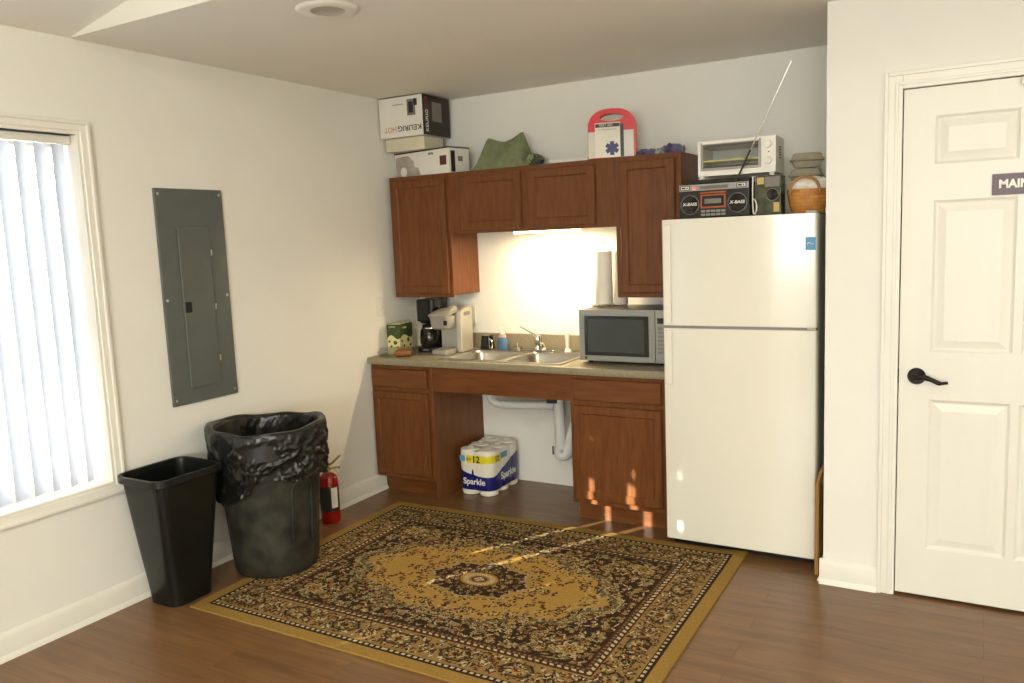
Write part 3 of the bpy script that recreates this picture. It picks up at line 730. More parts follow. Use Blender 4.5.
# ------------------------------------------------------------------ boxes on the corner cabinet
def carton(name, label, loc, rz, w, d, h, m, cat='box'):
    t = thing(name, label, cat, loc, rz); b = NB(); box(b, -w/2, w/2, -d/2, d/2, .0008, h); mk('carton', b, M[m], t, world=False, bevel=.0012); return t
def face(b, x0, x1, z0, z1, y, t=.0006):   # flat print on a -y face
    box(b, x0, x1, y-t, y, z0, z1)
wb = carton('appliance_box', 'white appliance box with dark lid edge on corner cabinet', (.268,-.170,ZT), -.21, .49, .17, .150, 'white')
b = NB(); box(b, -.247, .247, -.087, .087, .146, .1535); mk('lid_edge', b, M['inkdark'], wb, world=False)
b = NB(); prism(b, [(-.24,.006),(-.01,.006),(-.03,.05),(-.075,.10),(-.12,.132),(-.238,.128)], -.0856, -.085, 'Y'); mk('product_picture', b, mat('beige_grey_print', (158,146,134), .5, col2=(176,168,158), scale=18), wb, world=False)
b = NB(); lathe(b, [(.02,-.0012),(.02,0)], -.045, -.085, 20, axis='Y', cz=.075); lathe(b, [(.03,-.001),(.03,0)], -.165, -.0856, 20, axis='Y', cz=.034); mk('product_highlight', b, M['white'], wb, world=False)
b = NB(); face(b, .165, .222, .05, .105, -.085); mk('label_square', b, M['brownred'], wb, world=False)
b = NB(); box(b, .245, .2456, -.070, -.035, .006, .13); mk('side_strip', b, M['inkdark'], wb, world=False)
b = NB(); box(b, .245, .2456, -.01, .03, .07, .10); mk('side_logo', b, M['grey'], wb, world=False)
text('RIVAL', .018, M['inkdark'], wb, (.09,-.0858,.125), world=False, bold=.0005)
cb = carton('flat_box', 'flat cream box between two larger boxes on corner cabinet', (.170,-.20,ZT+.1545), .0, .29, .20, .078, 'offwhite')
kb = carton('coffee_machine_box', 'white and black coffee machine box, upside down, topmost of stack', (.178,-.196,2.177), .0, .325, .285, .236, 'white')
b = NB(); box(b, .1625, .1632, -.1425, .1425, .001, .235); box(b, -.1625, .1632, -.1425, .1425, .2361, .237); mk('dark_print', b, M['browncard'], kb, world=False)
b = NB(); face(b, .05, .11, .12, .215, -.1425); pm = mk('machine_picture', b, M['grey'], kb, world=False)
b = NB(); face(b, .061, .095, .135, .20, -.1431); face(b, .10, .125, .175, .215, -.1431); mk('picture_detail', b, M['inkdark'], pm, world=False)
text('KEURIG', .044, M['inkdark'], kb, (.062,-.1433,.05), rot=(-PI/2,0,PI) if False else (PI/2,PI,0), world=False, bold=.0005, sx=1.18)
text('HOT', .044, M['inkred'], kb, (-.082,-.1433,.05), rot=(PI/2,PI,0), world=False)
text('Brewing System', .012, M['inkdark'], kb, (-.02,-.1433,.19), rot=(PI/2,PI,0), world=False)
text('KEURIG', .038, M['paper'], kb, (.1638,-.10,.085), rot=(PI/2,-PI/2,PI/2), world=False, bold=.0006)
b = NB(); box(b, .1632, .1638, -.045, .055, .085, .20); mk('machine_picture', b, M['grey'], kb, world=False)
b = NB(); box(b, .1632, .1638, -.125, -.09, .15, .22); mk('red_print', b, M['brownred'], kb, world=False)

# green cloth heap
gc = NB()
nx, ny = 34, 16
outl = []
def gtop(t):   # ridge height across the cloth
    pts = [(0,.01),(.08,.05),(.165,.180),(.20,.190),(.40,.166),(.52,.158),(.66,.172),(.82,.200),(.88,.203),(.905,.19),(.93,.12),(1,.02)]
    for (a, ha), (c_, hc) in zip(pts, pts[1:]):
        if a <= t <= c_: return ha+(hc-ha)*(t-a)/(c_-a)
    return .03
grid = []
for i in range(nx+1):
    t = i/nx; row = []
    H = gtop(t)
    for j in range(ny+1):
        s = j/ny
        prof = (1-abs(2*s-1))**.75
        x = .600+.385*t+(.03*prof*(.5-t)*1.2)
        yy = -.27+.20*s
        z = ZT+.002+H*prof*(1+.03*math.sin(9*t+4*s)*(1-prof))+.003*math.sin(14*t+9*s)*prof*(1-prof)*4
        if s < .5: yy -= .012*math.sin(PI*s*2)*math.sin(4*t*PI)
        row.append(gc.verts.new((x, yy, z)))
    grid.append(row)
for i in range(nx):
    for j in range(ny): gc.faces.new((grid[i][j], grid[i+1][j], grid[i+1][j+1], grid[i][j+1]))
bot = [grid[i][0] for i in range(nx+1)]+[grid[nx][j] for j in range(1,ny+1)]+[grid[i][ny] for i in range(nx-1,-1,-1)]+[grid[0][j] for j in range(ny-1,0,-1)]
gc.faces.new(bot[::-1])
mk('folded_cloth', gc, M['green'], None, label='folded plain green cloth heaped on the cabinets', cat='cloth', sharp=80)
b = NB()
for k in range(3):
    tube(b, smooth_path([(.993+.012*k,-.26,ZT+.022+.014*k),(1.002+.01*k,-.2,ZT+.03+.012*k),(1.0+.008*k,-.12,ZT+.024+.01*k)], 4), .018, 10)
mk('rolled_cloth', b, M['greenprint'], None, label='small rolled speckled green cloth right of the green cloth', cat='cloth')
b = NB(); prism(b, [(1.055,ZT+.0005),(1.085,ZT+.0005),(1.095,ZT+.03),(1.075,ZT+.024)], -.27, -.255, 'Y'); mk('clip', b, M['navy'], None, label='tiny dark clip on cabinet top right of the rolled cloth', cat='clip')
b = NB(); prism(b, rrect(1.12,1.36,-.24,-.05,.01), ZT+.0008, ZT+.022); mk('flat_tray', b, M['white'], None, label='flat white tray lying on the cabinet left of first-aid case', cat='tray', bevel=.003)

# first aid case
ak = thing('first_aid_case', 'red and clear first-aid case with handle on the cabinets', 'first-aid kit', (1.518,-.262,ZT), rotz=.25)
W_, D_, H_ = .128, .028, .245
b = NB()
def inside(x, z): return abs(x) <= W_ and z >= .001 and (z <= .155 or (abs(x)/W_)**2.6+((z-.155)/.102)**2.2 <= 1)
outer_, inner_ = [], []
for i in range(64):
    a = 2*PI*(i+.5)/64; ca, sa = math.cos(a), math.sin(a); r_ = 0
    while inside(ca*r_, .205+sa*r_): r_ += .0005
    outer_.append((ca*r_, .205+sa*r_)); inner_.append((.062*ca, .212+.020*sa))
loft(b, [[(x,y,z) for x, z in P] for P, y in ((inner_,-D_),(outer_,-D_),(outer_,D_),(inner_,D_),(inner_,-D_))], cap0=False, cap1=False)
bmesh.ops.remove_doubles(b, verts=b.verts, dist=1e-6)
mk('case_shell', b, M['redclear'], ak, world=False)
b = NB(); box(b, -W_+.002, W_-.012, -D_-.004, -D_-.0002, .003, .140); mk('clear_front', b, mat('milky_front', (205,200,188), .3, var=.03), ak, world=False)
b = NB(); box(b, -.088, .046, -D_-.008, -D_-.0044, .004, .184); ins = mk('leaflet', b, M['paper'], ak, world=False)
b = NB(); box(b, .046, .064, -D_-.008, -D_-.0044, .004, .174); mk('black_stripe', b, M['black'], ak, world=False)
b = NB(); box(b, -.086, .044, -D_-.0088, -D_-.0082, .161, .179); mk('title_bar', b, M['inkdark'], ins, world=False)
text('FIRST AID', .017, M['white'], ins, (-.03,-D_-.0093,.170), world=False)
text('ALL PURPOSE FIRST AID KIT', .008, M['inkdark'], ins, (-.022,-D_-.0086,.148), world=False)
b = NB()
for k in range(3): 
    vs = box(b, -.011, .011, -D_-.0088, -D_-.0082, .05-.036, .05+.036)
    bmesh.ops.rotate(b, verts=vs, cent=(0,0,.05), matrix=Matrix.Rotation(k*PI/3,3,'Y')); bmesh.ops.translate(b, verts=vs, vec=(.002,-.0001*k,0))
mk('medical_star', b, M['navy'], ins, world=False)

# purple packages
def crumple(cx, cy, w, d, h, rz, seed, name, m, label):
    random.seed(seed); b = NB(); nx, ny = 10, 5; top = []
    for i in range(nx+1):
        row = []
        for j in range(ny+1):
            u, v = i/nx, j/ny; e = min(1, 4*min(u,1-u)+.25)*min(1, 4*min(v,1-v)+.25)
            hh = h*(e*(.75+.35*random.random()) if 0 < i < nx and 0 < j < ny else (.35+.5*random.random()))
            row.append((cx+(u-.5)*w, cy+(v-.5)*d, ZT+.001+hh))
        top.append([b.verts.new(p) for p in row])
    lo = [[b.verts.new((cx+(i/nx-.5)*w*.82, cy+(j/ny-.5)*d*.8, ZT+.001)) for j in range(ny+1)] for i in range(nx+1)]
    for i in range(nx):
        for j in range(ny):
            b.faces.new((top[i][j],top[i+1][j],top[i+1][j+1],top[i][j+1])); b.faces.new((lo[i][j],lo[i][j+1],lo[i+1][j+1],lo[i+1][j]))
    for i in range(nx): b.faces.new((lo[i][0],lo[i+1][0],top[i+1][0],top[i][0])); b.faces.new((lo[i+1][ny],lo[i][ny],top[i][ny],top[i+1][ny]))
    for j in range(ny): b.faces.new((lo[0][j+1],lo[0][j],top[0][j],top[0][j+1])); b.faces.new((lo[nx][j],lo[nx][j+1],top[nx][j+1],top[nx][j]))
    if rz: bmesh.ops.rotate(b, verts=b.verts, cent=(cx,cy,0), matrix=Matrix.Rotation(rz,3,'Z'))
    mk(name, b, m, None, label=label, cat='bag')
crumple(1.70, -.22, .10, .10, .034, 0, 3, 'snack_bag', M['purple'], 'crumpled purple bag next to the first-aid case')
crumple(1.775, -.20, .07, .10, .033, 0, 5, 'snack_bag', mat('pale_film', (175,178,170), .3, col2=(120,125,120), scale=40), 'crumpled whitish bag between two purple ones on the cabinet')
crumple(1.845, -.22, .10, .12, .05, .1, 9, 'snack_bag', M['purple'], 'crumpled purple bag at right end of the cabinet top')
random.seed(11)

# ------------------------------------------------------------------ refrigerator
fr = thing('refrigerator', 'white two-door refrigerator between cabinets and door wall', 'refrigerator', (2.282,-.36,0))
fx0, fx1, fyf = 1.934, 2.631, -.70
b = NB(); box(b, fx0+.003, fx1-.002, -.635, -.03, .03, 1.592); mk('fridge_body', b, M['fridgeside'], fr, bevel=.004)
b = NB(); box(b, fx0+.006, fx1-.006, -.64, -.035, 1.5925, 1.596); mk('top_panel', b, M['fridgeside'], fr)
def fdoor(name, z0, z1):
    b = NB(); prism(b, [(fx0,-.637),(fx0,fyf+.012),(fx0+.004,fyf+.004),(fx0+.012,fyf),(fx1-.012,fyf),(fx1-.004,fyf+.004),(fx1,fyf+.012),(fx1,-.637)], z0, z1)
    return mk(name, b, M['fridge'], fr, bevel=.003)
fz = fdoor('freezer_door', 1.098, 1.596); fd = fdoor('fridge_door', .046, 1.086)
b = NB(); box(b, fx0+.004, fx1-.004, -.69, -.64, 1.0865, 1.0975); mk('door_gasket', b, M['gasket'], fr)
b = NB(); box(b, fx1-.04, fx1-.004, -.70, -.66, 1.0868, 1.0972); mk('hinge', b, M['chrome'], fr)
b = NB(); box(b, fx1-.05, fx1-.004, -.69, -.62, 1.5965, 1.606); mk('hinge_cap', b, M['fridgeside'], fr, bevel=.003)
b = NB(); prism(b, [(fx0+.010,1.108),(fx0+.046,1.108),(fx0+.046,1.572),(fx0+.010,1.572)], fyf-.010, fyf-.0002, 'Y'); mk('freezer_handle', b, M['fridge'], fz, bevel=.006, seg=3)
b = NB(); prism(b, [(fx0+.010,.815),(fx0+.046,.815),(fx0+.046,1.076),(fx0+.010,1.076)], fyf-.010, fyf-.0002, 'Y'); mk('fridge_handle', b, M['fridge'], fd, bevel=.006, seg=3)
b = NB(); box(b, 2.583, 2.626, fyf-.0012, fyf-.0002, 1.437, 1.493); sk_ = mk('energy_sticker', b, M['lblue'], fz)
b = NB(); tube(b, smooth_path([(2.590,fyf-.0014,1.463),(2.60,fyf-.0014,1.47),(2.607,fyf-.0014,1.462),(2.618,fyf-.0014,1.466)], 4), .0014, 6); mk('sticker_mark', b, M['white'], sk_)
for x in (fx0+.06, fx1-.06):
    for y in (-.58, -.1):
        b = NB(); lathe(b, [(.02,.0005),(.02,.032)], x, y, 14); mk('foot', b, M['black'], fr)
b = NB(); box(b, fx0+.02, fx1-.02, -.632, -.625, .006, .044); mk('kick_grille', b, M['black'], fr)
b = NB(); prism(b, rrect(2.6375,2.6545,-.76+.0,-.40,.004), .001, .42); 
tube(b, smooth_path([(2.645,-.755,.40),(2.652,-.75,.44),(2.659,-.73,.47),(2.661,-.66,.475)],4), .006, 8)
mk('folded_cardboard', b, M['cardboard'], None, label='folded brown cardboard standing between refrigerator and wall', cat='cardboard')

# ------------------------------------------------------------------ on top of the refrigerator
FT = 1.5965
BX0, BX1, BY0, BY1 = 1.995, 2.325, -.620, -.50
bb = thing('boombox', 'black cassette boombox with two round speakers and raised antenna', 'radio', (2.165,-.56,FT))
b = NB(); box(b, BX0, BX1, BY0+.006, BY1, FT+.001, FT+.16); box(b, BX0+.05, BX1-.004, BY0+.03, BY1, FT+.16, FT+.178); mk('radio_body', b, M['black'], bb, bevel=.005)
b = NB(); box(b, BX0+.003, BX1-.003, BY0, BY0+.0058, FT+.127, FT+.157); tp = mk('tuner_strip', b, M['steel_front'], bb, bevel=.0015)
for x0 in (BX0+.009, BX1-.058):
    b = NB(); box(b, x0, x0+.045, BY0-.0015, BY0-.0002, FT+.132, FT+.152); ic = mk('badge', b, M['black'], tp, bevel=.0)
    b = NB(); box(b, x0+.004, x0+.041, BY0-.0025, BY0-.0016, FT+.135, FT+.149); mk('badge_ring', b, M['white'], tp)
    b = NB(); box(b, x0+.008, x0+.026, BY0-.0034, BY0-.0026, FT+.138, FT+.146); box(b, x0+.030, x0+.036, BY0-.0034, BY0-.0026, FT+.138, FT+.146); mk('badge_mark', b, M['inkdark'], tp)
b = NB(); box(b, BX0+.10, BX0+.235, BY0-.0012, BY0-.0002, FT+.133, FT+.148)
mk('tuner_scale', b, M['grey'], tp)
for k in range(4):
    b = NB(); box(b, BX0+.105, BX0+.23, BY0-.0020, BY0-.0013, FT+.135+k*.0034, FT+.1358+k*.0034); mk('scale_line', b, M['inkdark'], tp)
b = NB(); lathe(b, [(.0,-.004),(.0045,-.003),(.006,0)], BX0+.076, BY0, 14, axis='Y', cz=FT+.139); mk('indicator_light', b, M['led'], bb)
for cx in (BX0+.052, BX1-.056):
    b = NB(); lathe(b, [(.046,-.001),(.043,-.004),(.040,.001)], cx, BY0+.006, 32, axis='Y', cz=FT+.064, close=False); s_ = mk('speaker_ring', b, M['gasket'], bb)
    b = NB(); lathe(b, [(.040,-.001),(.03,-.0015),(0,-.0018)], cx, BY0+.006, 32, axis='Y', cz=FT+.064, close=False); mk('speaker_grille', b, M['blackgloss'], bb)
    text('X-BASS', .0195, M['white'], bb, (cx,BY0+.0025,FT+.066), bold=.0004, sx=1.1, shear=.2, label='white lettering across a speaker')
kx0, kx1 = BX0+.104, BX1-.108
b = NB(); box(b, kx0, kx1, BY0+.001, BY0+.0058, FT+.045, FT+.108); ck = mk('cassette_door', b, M['orange'], bb, bevel=.001)
b = NB(); box(b, kx0+.008, kx1-.008, BY0+.0, BY0+.0009, FT+.053, FT+.101); mk('cassette_window', b, M['darkglass'], ck)
b = NB(); box(b, kx0+.02, kx1-.02, BY0-.0009, BY0-.0001, FT+.066, FT+.088); mk('cassette', b, M['grey'], ck)
b = NB(); box(b, kx0-.002, kx1+.002, BY0+.002, BY0+.0058, FT+.113, FT+.120); mk('brand_strip', b, M['orange'], bb)
for r_ in range(2):
    for k in range(5):
        b = NB(); w5 = (kx1-kx0)/5; box(b, kx0+k*w5+.002, kx0+(k+1)*w5-.002, BY0+.001, BY0+.0058, FT+.010+r_*.016, FT+.021+r_*.016); mk('key', b, M['gasket'], bb, bevel=.001)
b = NB(); A0, A1 = Vector((2.262,-.603,FT+.162)), Vector((2.503,-.603,2.255)); A2 = A0+(A1-A0)*.27
lathe(b, [(.007,.158),(.007,.170)], A0.x, A0.y, 12, cz=FT); tube(b, [A0, A2], .0042, 10); an = mk('antenna_base', b, M['black'], bb)
b = NB(); tube(b, [A2, A0+(A1-A0)*.6], .0026, 8); tube(b, [A0+(A1-A0)*.6, A1], .0019, 8); tube(b, [A1-(A1-A0)*.008, A1], .003, 8); mk('antenna_rod', b, M['chrome'], an)

# gadget box right of the boombox
gb = thing('gadget_box', 'small dark box with round black dial between boombox and basket', 'box', (2.405,-.56,FT))
b = NB(); box(b, 2.352, 2.462, -.61, -.52, FT+.001, FT+.176); mk('box_body', b, mat('dark_olive_print', (44,46,34), .2, col2=(84,84,66), scale=22), gb, bevel=.003)
gold_ = mat('pale_gold_print', (190,165,100), .3)
b = NB(); box(b, 2.358, 2.388, -.6115, -.6105, FT+.138, FT+.168); mk('yellow_patch', b, gold_, gb)
b = NB(); box(b, 2.43, 2.455, -.6115, -.6105, FT+.014, FT+.055); mk('yellow_patch', b, gold_, gb)
b = NB(); box(b, 2.392, 2.456, -.6115, -.6105, FT+.125, FT+.17); mk('grey_patch', b, M['grey'], gb)
b = NB(); lathe(b, [(.024,-.004),(.021,-.008),(.0,-.006)], 2.425, -.6102, 28, axis='Y', cz=FT+.09); mk('dial', b, M['blackgloss'], gb)
b = NB(); lathe(b, [(.028,-.001),(.0245,-.004)], 2.425, -.6102, 28, axis='Y', cz=FT+.09, close=False); mk('dial_ring', b, M['gasket'], gb)
b = NB(); tube(b, smooth_path([(2.340,-.615,FT+.175),(2.339,-.618,FT+.09),(2.342,-.618,FT+.02),(2.349,-.618,FT+.008),(2.357,-.618,FT+.03),(2.354,-.618,FT+.06),(2.343,-.618,FT+.075)], 5), .003, 8); 
mk('power_cord', b, M['white'], bb, label='pale looped cord')

# toaster oven
TZ = FT+.180
to = thing('toaster_oven', 'white toaster oven with glass door on top of the boombox', 'toaster oven', (2.247,-.452,TZ), rotz=.05)
tw, td, th_ = .176, .118, .176
def T_(b, name, m, p=None, **k): return mk(name, b, M[m], p or to, world=False, **k)
b = NB()
# open-fronted casing: shell built around the oven cavity
ox0, ox1, oz0, oz1 = -tw+.018, tw-.068, .042, .162
box(b, -tw, ox0, -td+.002, td, .014, th_); box(b, ox1, tw, -td+.002, td, .014, th_); box(b, ox0, ox1, -td+.002, td, .014, oz0); box(b, ox0, ox1, -td+.002, td, oz1, th_); box(b, ox0, ox1, td-.01, td, oz0, oz1)
T_(b, 'oven_casing', 'white', merge=True, bevel=0)
b = NB(); box(b, ox0+.001, ox1-.001, td-.013, td-.0105, oz0+.001, oz1-.001); T_(b, 'cavity_back', 'ovencavity')
b = NB()
fr_ = .008
for (a0,a1,c0,c1) in ((ox0-.004,ox1+.004,oz0-.004,oz0+fr_),(ox0-.004,ox1+.004,oz1-fr_,oz1+.004),(ox0-.004,ox0+fr_,oz0+fr_,oz1-fr_),(ox1-fr_,ox1+.004,oz0+fr_,oz1-fr_)):
    box(b, a0, a1, -td-.004, -td+.0015, c0, c1)
dr = T_(b, 'oven_door_frame', 'gasket', bevel=.001)
b = NB(); box(b, ox0+fr_, ox1-fr_, -td-.001, -td+.0005, oz0+fr_, oz1-fr_); T_(b, 'door_glass', 'clear', dr)
b = NB(); box(b, ox0+.004, ox1-.004, -td-.014, -td-.006, oz1-.004, oz1+.010); T_(b, 'door_handle', 'white', dr, bevel=.003)
b = NB(); box(b, ox0+.002, ox1-.002, -td+.004, td-.02, .058, .0595); T_(b, 'crumb_tray', 'black')
b = NB(); box(b, ox0+.004, ox1-.004, -td+.004, -td+.012, .078, .086); box(b, ox0+.004, ox1-.004, -td+.012, td-.02, .080, .082); T_(b, 'baking_tray', 'tray')
b = NB(); box(b, ox0+.002, ox1-.002, -td+.003, td-.02, .146, .160); T_(b, 'upper_element', 'black')
for z in (.066, .138):
    b = NB(); lathe(b, [(.014,-.014),(.016,-.002),(.017,-.0002)], tw-.033, -td+.002, 22, axis='Y', cz=z); box(b, tw-.035, tw-.031, -td-.018, -td-.012, z-.013, z+.013); T_(b, 'control_knob', 'white')
b = NB(); lathe(b, [(.003,-.003),(.003,0)], tw-.03, -td+.002, 10, axis='Y', cz=.104); T_(b, 'indicator_lamp', 'inkdark')
for k in range(5):
    b = NB(); box(b, tw-.0005, tw+.0008, -.03, .03, .08+k*.012, .086+k*.012); T_(b, 'vent_slot', 'inkdark')
for sx in (-tw+.014, tw-.02):
    for sy in (-td+.02, td-.02):
        b = NB(); lathe(b, [(.011,.0008),(.014,.0135)], sx, sy, 12); T_(b, 'foot', 'white')

# basket with cloth
bk = thing('wicker_basket', 'small woven basket with arched handle on the refrigerator', 'basket', (2.565,-.545,FT))
b = NB(); uvl = b.loops.layers.uv.new('UV')
n = 40; prof = [(.066,.001),(.070,.008),(.080,.045),(.086,.075),(.090,.100),(.088,.106),(.084,.100),(.078,.06),(.066,.01)]
R = []
for r_, z in prof:
    R.append([b.verts.new((2.565+r_*math.cos(2*PI*i/n)*1.0, -.545+r_*math.sin(2*PI*i/n)*.8, FT+z)) for i in range(n)])
for ri, (a, c_) in enumerate(zip(R, R[1:])):
    for i in range(n):
        f = b.faces.new((a[i], a[(i+1)%n], c_[(i+1)%n], c_[i]))
        for lp, (uu, vv) in zip(f.loops, ((i,prof[ri][1]),(i+1,prof[ri][1]),(i+1,prof[ri+1][1]),(i,prof[ri+1][1]))):
            lp[uvl].uv = (uu/n*.56*.9, vv)
b.faces.new(R[0][::-1])
mk('woven_body', b, M['wicker'], bk)
b = NB(); 
pts = [(2.565-.062*math.cos(a), -.625+.008*math.sin(a)+.0, FT+.085+.074*math.sin(a)**.8) for a in [PI*i/16 for i in range(17)]]
tube(b, pts, .0065, 8); mk('basket_handle', b, mat('handle_splint', (158,118,66), .55, var=.1, scale=30), bk)
b = NB()
L = []
for k, (r_, z) in enumerate(((.055,.03),(.068,.06),(.074,.10),(.096,.118),(.085,.145),(.04,.158))):
    L.append([(2.570+r_*math.cos(2*PI*i/28)*(1+.05*math.sin(5*2*PI*i/28+k)), -.535+r_*.78*math.sin(2*PI*i/28)*(1+.04*math.cos(3*2*PI*i/28)), FT+z+.006*math.sin(4*2*PI*i/28+k)) for i in range(28)])
loft(b, L)
mk('cloth_liner', b, M['paper'], None, label='white cloth bundled inside the woven basket', cat='cloth', sharp=70)

# egg cartons behind the basket
def egg(loc, rz, label, tiltx=0):
    b = NB()
    w, d = .145, .05
    def lobes(sx_, sy_, z, amp): 
        o = []
        P = rrect(-w/2*sx_, w/2*sx_, -d*sy_, d*sy_, .02, 5)
        N = 72
        for i in range(N):
            t = i/N*len(P); a = P[int(t)%len(P)]; c_ = P[(int(t)+1)%len(P)]; f = t-int(t)
            x, y = a[0]+(c_[0]-a[0])*f, a[1]+(c_[1]-a[1])*f
            q = 1-amp*(.5+.5*math.cos(x/w*2*PI*3))
            o.append((x, y*q if abs(y) > d*sy_*.55 else y, z))
        return o
    loft(b, [lobes(.78,.72,.001,.35), lobes(.93,.92,.028,.22), lobes(1.06,1.12,.034,0), lobes(1.06,1.12,.038,0), lobes(.97,.95,.043,.06), lobes(.86,.80,.064,.12), lobes(.76,.66,.068,.10)])
    o = mk('egg_carton', b, M['pulp'], None, world=False, label=label, cat='egg carton', group='egg cartons on the refrigerator', sharp=28)
    o.location = loc; o.rotation_euler = (tiltx,0,rz)
egg((2.511,-.26,FT), .1, 'grey pulp egg carton, lowest of the stack behind the basket')
egg((2.508,-.26,FT+0.073), .16, 'grey pulp egg carton, second from bottom behind the basket')
egg((2.505,-.26,FT+0.147), .05, 'grey pulp egg carton, second from top of stack')
egg((2.510,-.26,FT+0.220), .24, 'grey pulp egg carton, topmost of the stack behind the basket')

b_ = [o for o in C.objects if o.name.startswith('egg_carton')][0]
eg = b_.copy(); C.objects.link(eg); eg.location = (2.640,-.36,FT+.152); eg.rotation_euler = (0,PI/2,0); eg['label'] = 'grey pulp egg carton standing on end beside the wall'
# ------------------------------------------------------------------ paper pack under the sink
pk = thing('paper_towel_pack', 'plastic-wrapped pack of white paper rolls under the sink', 'paper towel pack', (.622,-.215,0), rotz=.02)
rr = .061; cols, rows_ = 2, 3
def pack_outline(rad, k=10):
    # union outline of 2 x 3 touching circles, sampled by ray from centre of each edge circle
    pts = []
    cxs = [-.061,.061]; cys = [-.122,0,.122]
    N = 96
    for i in range(N):
        a = 2*PI*i/N; dx, dy_ = math.cos(a), math.sin(a); best = 0
        for cx in cxs:
            for cy in cys:
                bq = dx*cx+dy_*cy; disc = bq*bq-(cx*cx+cy*cy-rad*rad)
                if disc > 0: best = max(best, bq+math.sqrt(disc))
            # film stretched tight over the gaps
        lo_, hi_ = 0, .3
        for _ in range(24):
            m_ = (lo_+hi_)/2; x, y = abs(dx)*m_, abs(dy_)*m_
            qx, qy = x-(.122-.061), y-(.183-.061)
            ins_ = (math.hypot(max(qx,0), max(qy,0))+min(max(qx,qy),0)) < .061
            if ins_: lo_ = m_
            else: hi_ = m_
        r_ = lo_; g = 1-.028*max(math.exp(-(dx*r_/.014)**2), math.exp(-((abs(dy_*r_)-.061)/.014)**2))
        pts.append((dx*r_*g, dy_*r_*g))
    return pts
def pack_mat():
    m = mat('printed_film', (226,222,206), .28, var=.02, coat=.2)
    n = m.node_tree.nodes; l = m.node_tree.links; p = n['Principled BSDF']
    tc = n['Texture Coordinate']; sx = n.new('ShaderNodeSeparateXYZ'); l.new(tc.outputs['Object'], sx.inputs[0])
    def math_(op, a, b_=None, v=None):
        k = n.new('ShaderNodeMath'); k.operation = op
        l.new(a, k.inputs[0]) if not isinstance(a, float) else None
        if isinstance(a, float): k.inputs[0].default_value = a
        if b_ is not None:
            if isinstance(b_, float): k.inputs[1].default_value = b_
            else: l.new(b_, k.inputs[1])
        return k.outputs[0]
    # wave of the blue band's upper edge: low in the middle of the front, rising along the side
    s1 = math_('ADD', sx.outputs['X'], math_('MULTIPLY', sx.outputs['Y'], 1.0))
    ry = math_('MULTIPLY', math_('MAXIMUM', math_('ADD', sx.outputs['Y'], .15), 0.0), .34)
    qx_ = math_('ADD', sx.outputs['X'], -.09)
    wave = math_('ADD', math_('ADD', ry, math_('MULTIPLY', math_('MULTIPLY', qx_, qx_), 1.0)), .120)
    up_ = math_('LESS_THAN', sx.outputs['Z'], wave); lo = math_('GREATER_THAN', sx.outputs['Z'], .036)
    blue = math_('MULTIPLY', up_, lo)
    yb = math_('MULTIPLY', math_('GREATER_THAN', sx.outputs['Z'], .203), math_('LESS_THAN', sx.outputs['Z'], .250))
    xr = math_('MULTIPLY', math_('GREATER_THAN', s1, -.238), math_('LESS_THAN', s1, .06))
    yel = math_('MULTIPLY', yb, xr)
    mx = n.new('ShaderNodeMix'); mx.data_type = 'RGBA'; l.new(blue, mx.inputs['Factor'])
    src = p.inputs['Base Color'].links[0].from_socket
    l.new(src, mx.inputs['A']); mx.inputs['B'].default_value = lin((24,32,105))
    m2 = n.new('ShaderNodeMix'); m2.data_type = 'RGBA'; l.new(yel, m2.inputs['Factor']); l.new(mx.outputs['Result'], m2.inputs['A']); m2.inputs['B'].default_value = lin((222,208,40))
    l.new(m2.outputs['Result'], p.inputs['Base Color'])
    return m
b = NB()
L = []
for z, s in ((.030,.985),(.034,1.0),(.09,1.0),(.15,1.0),(.25,1.0),(.266,.99),(.274,.965)):
    L.append([(x*s, y*s, z) for x, y in pack_outline(rr+.0015)])
loft(b, L, cap0=False, cap1=True)
wrp = mk('printed_wrapper', b, pack_mat(), pk, world=False, sharp=50)
for cx in (-.061,.061):
    for cy in (-.122,0,.122):
        b = NB(); lathe(b, [(.020,.004),(.052,.001),(.0575,.006),(.0595,.03),(.0595,.266),(.056,.280),(.024,.287),(.018,.284),(.016,.2755)], cx, cy, 26, close=False); mk('paper_roll', b, M['paper'], pk, world=False)
ydg = -.1845
text('12', .058, M['inkdark'], wrp, (.014,ydg-.001,.226), world=False, bold=.001, label='black number on yellow')
text('6=', .032, M['inkdark'], wrp, (-.036,ydg-.001,.226), world=False)
text('Sparkle', .052, M['white'], wrp, (-.004,ydg-.001,.088), world=False, bold=.0012, label='white script on blue')
text('Sparkle', .062, M['white'], wrp, (.1235,.015,.105), rot=(PI/2,0,PI/2), world=False, bold=.0012, label='white script on blue')
text('12', .046, M['inkdark'], wrp, (.1235,-.118,.226), rot=(PI/2,0,PI/2), world=False, bold=.001)
b = NB(); box(b, -.10, -.063, ydg-.0006, ydg, .212, .246); box(b, .1235, .1241, -.07, .005, .215, .252); mk('blue_label', b, M['lblue'], wrp, world=False)
b = NB()
for (ox, sc) in ((-.012,1),):
    prism(b, [(ox-.010,.12),(ox+.010,.12),(ox+.006,.145),(ox+.004,.158),(ox,.166),(ox-.004,.158),(ox-.006,.145)], ydg-.0007, ydg, 'Y')
mk('figure_print', b, M['navy'], wrp, world=False)
b = NB(); prism(b, [(.05,.12),(.07,.12),(.066,.16),(.06,.185),(.054,.16)], .1235, .1242, 'X'); mk('figure_print', b, M['navy'], wrp, world=False)

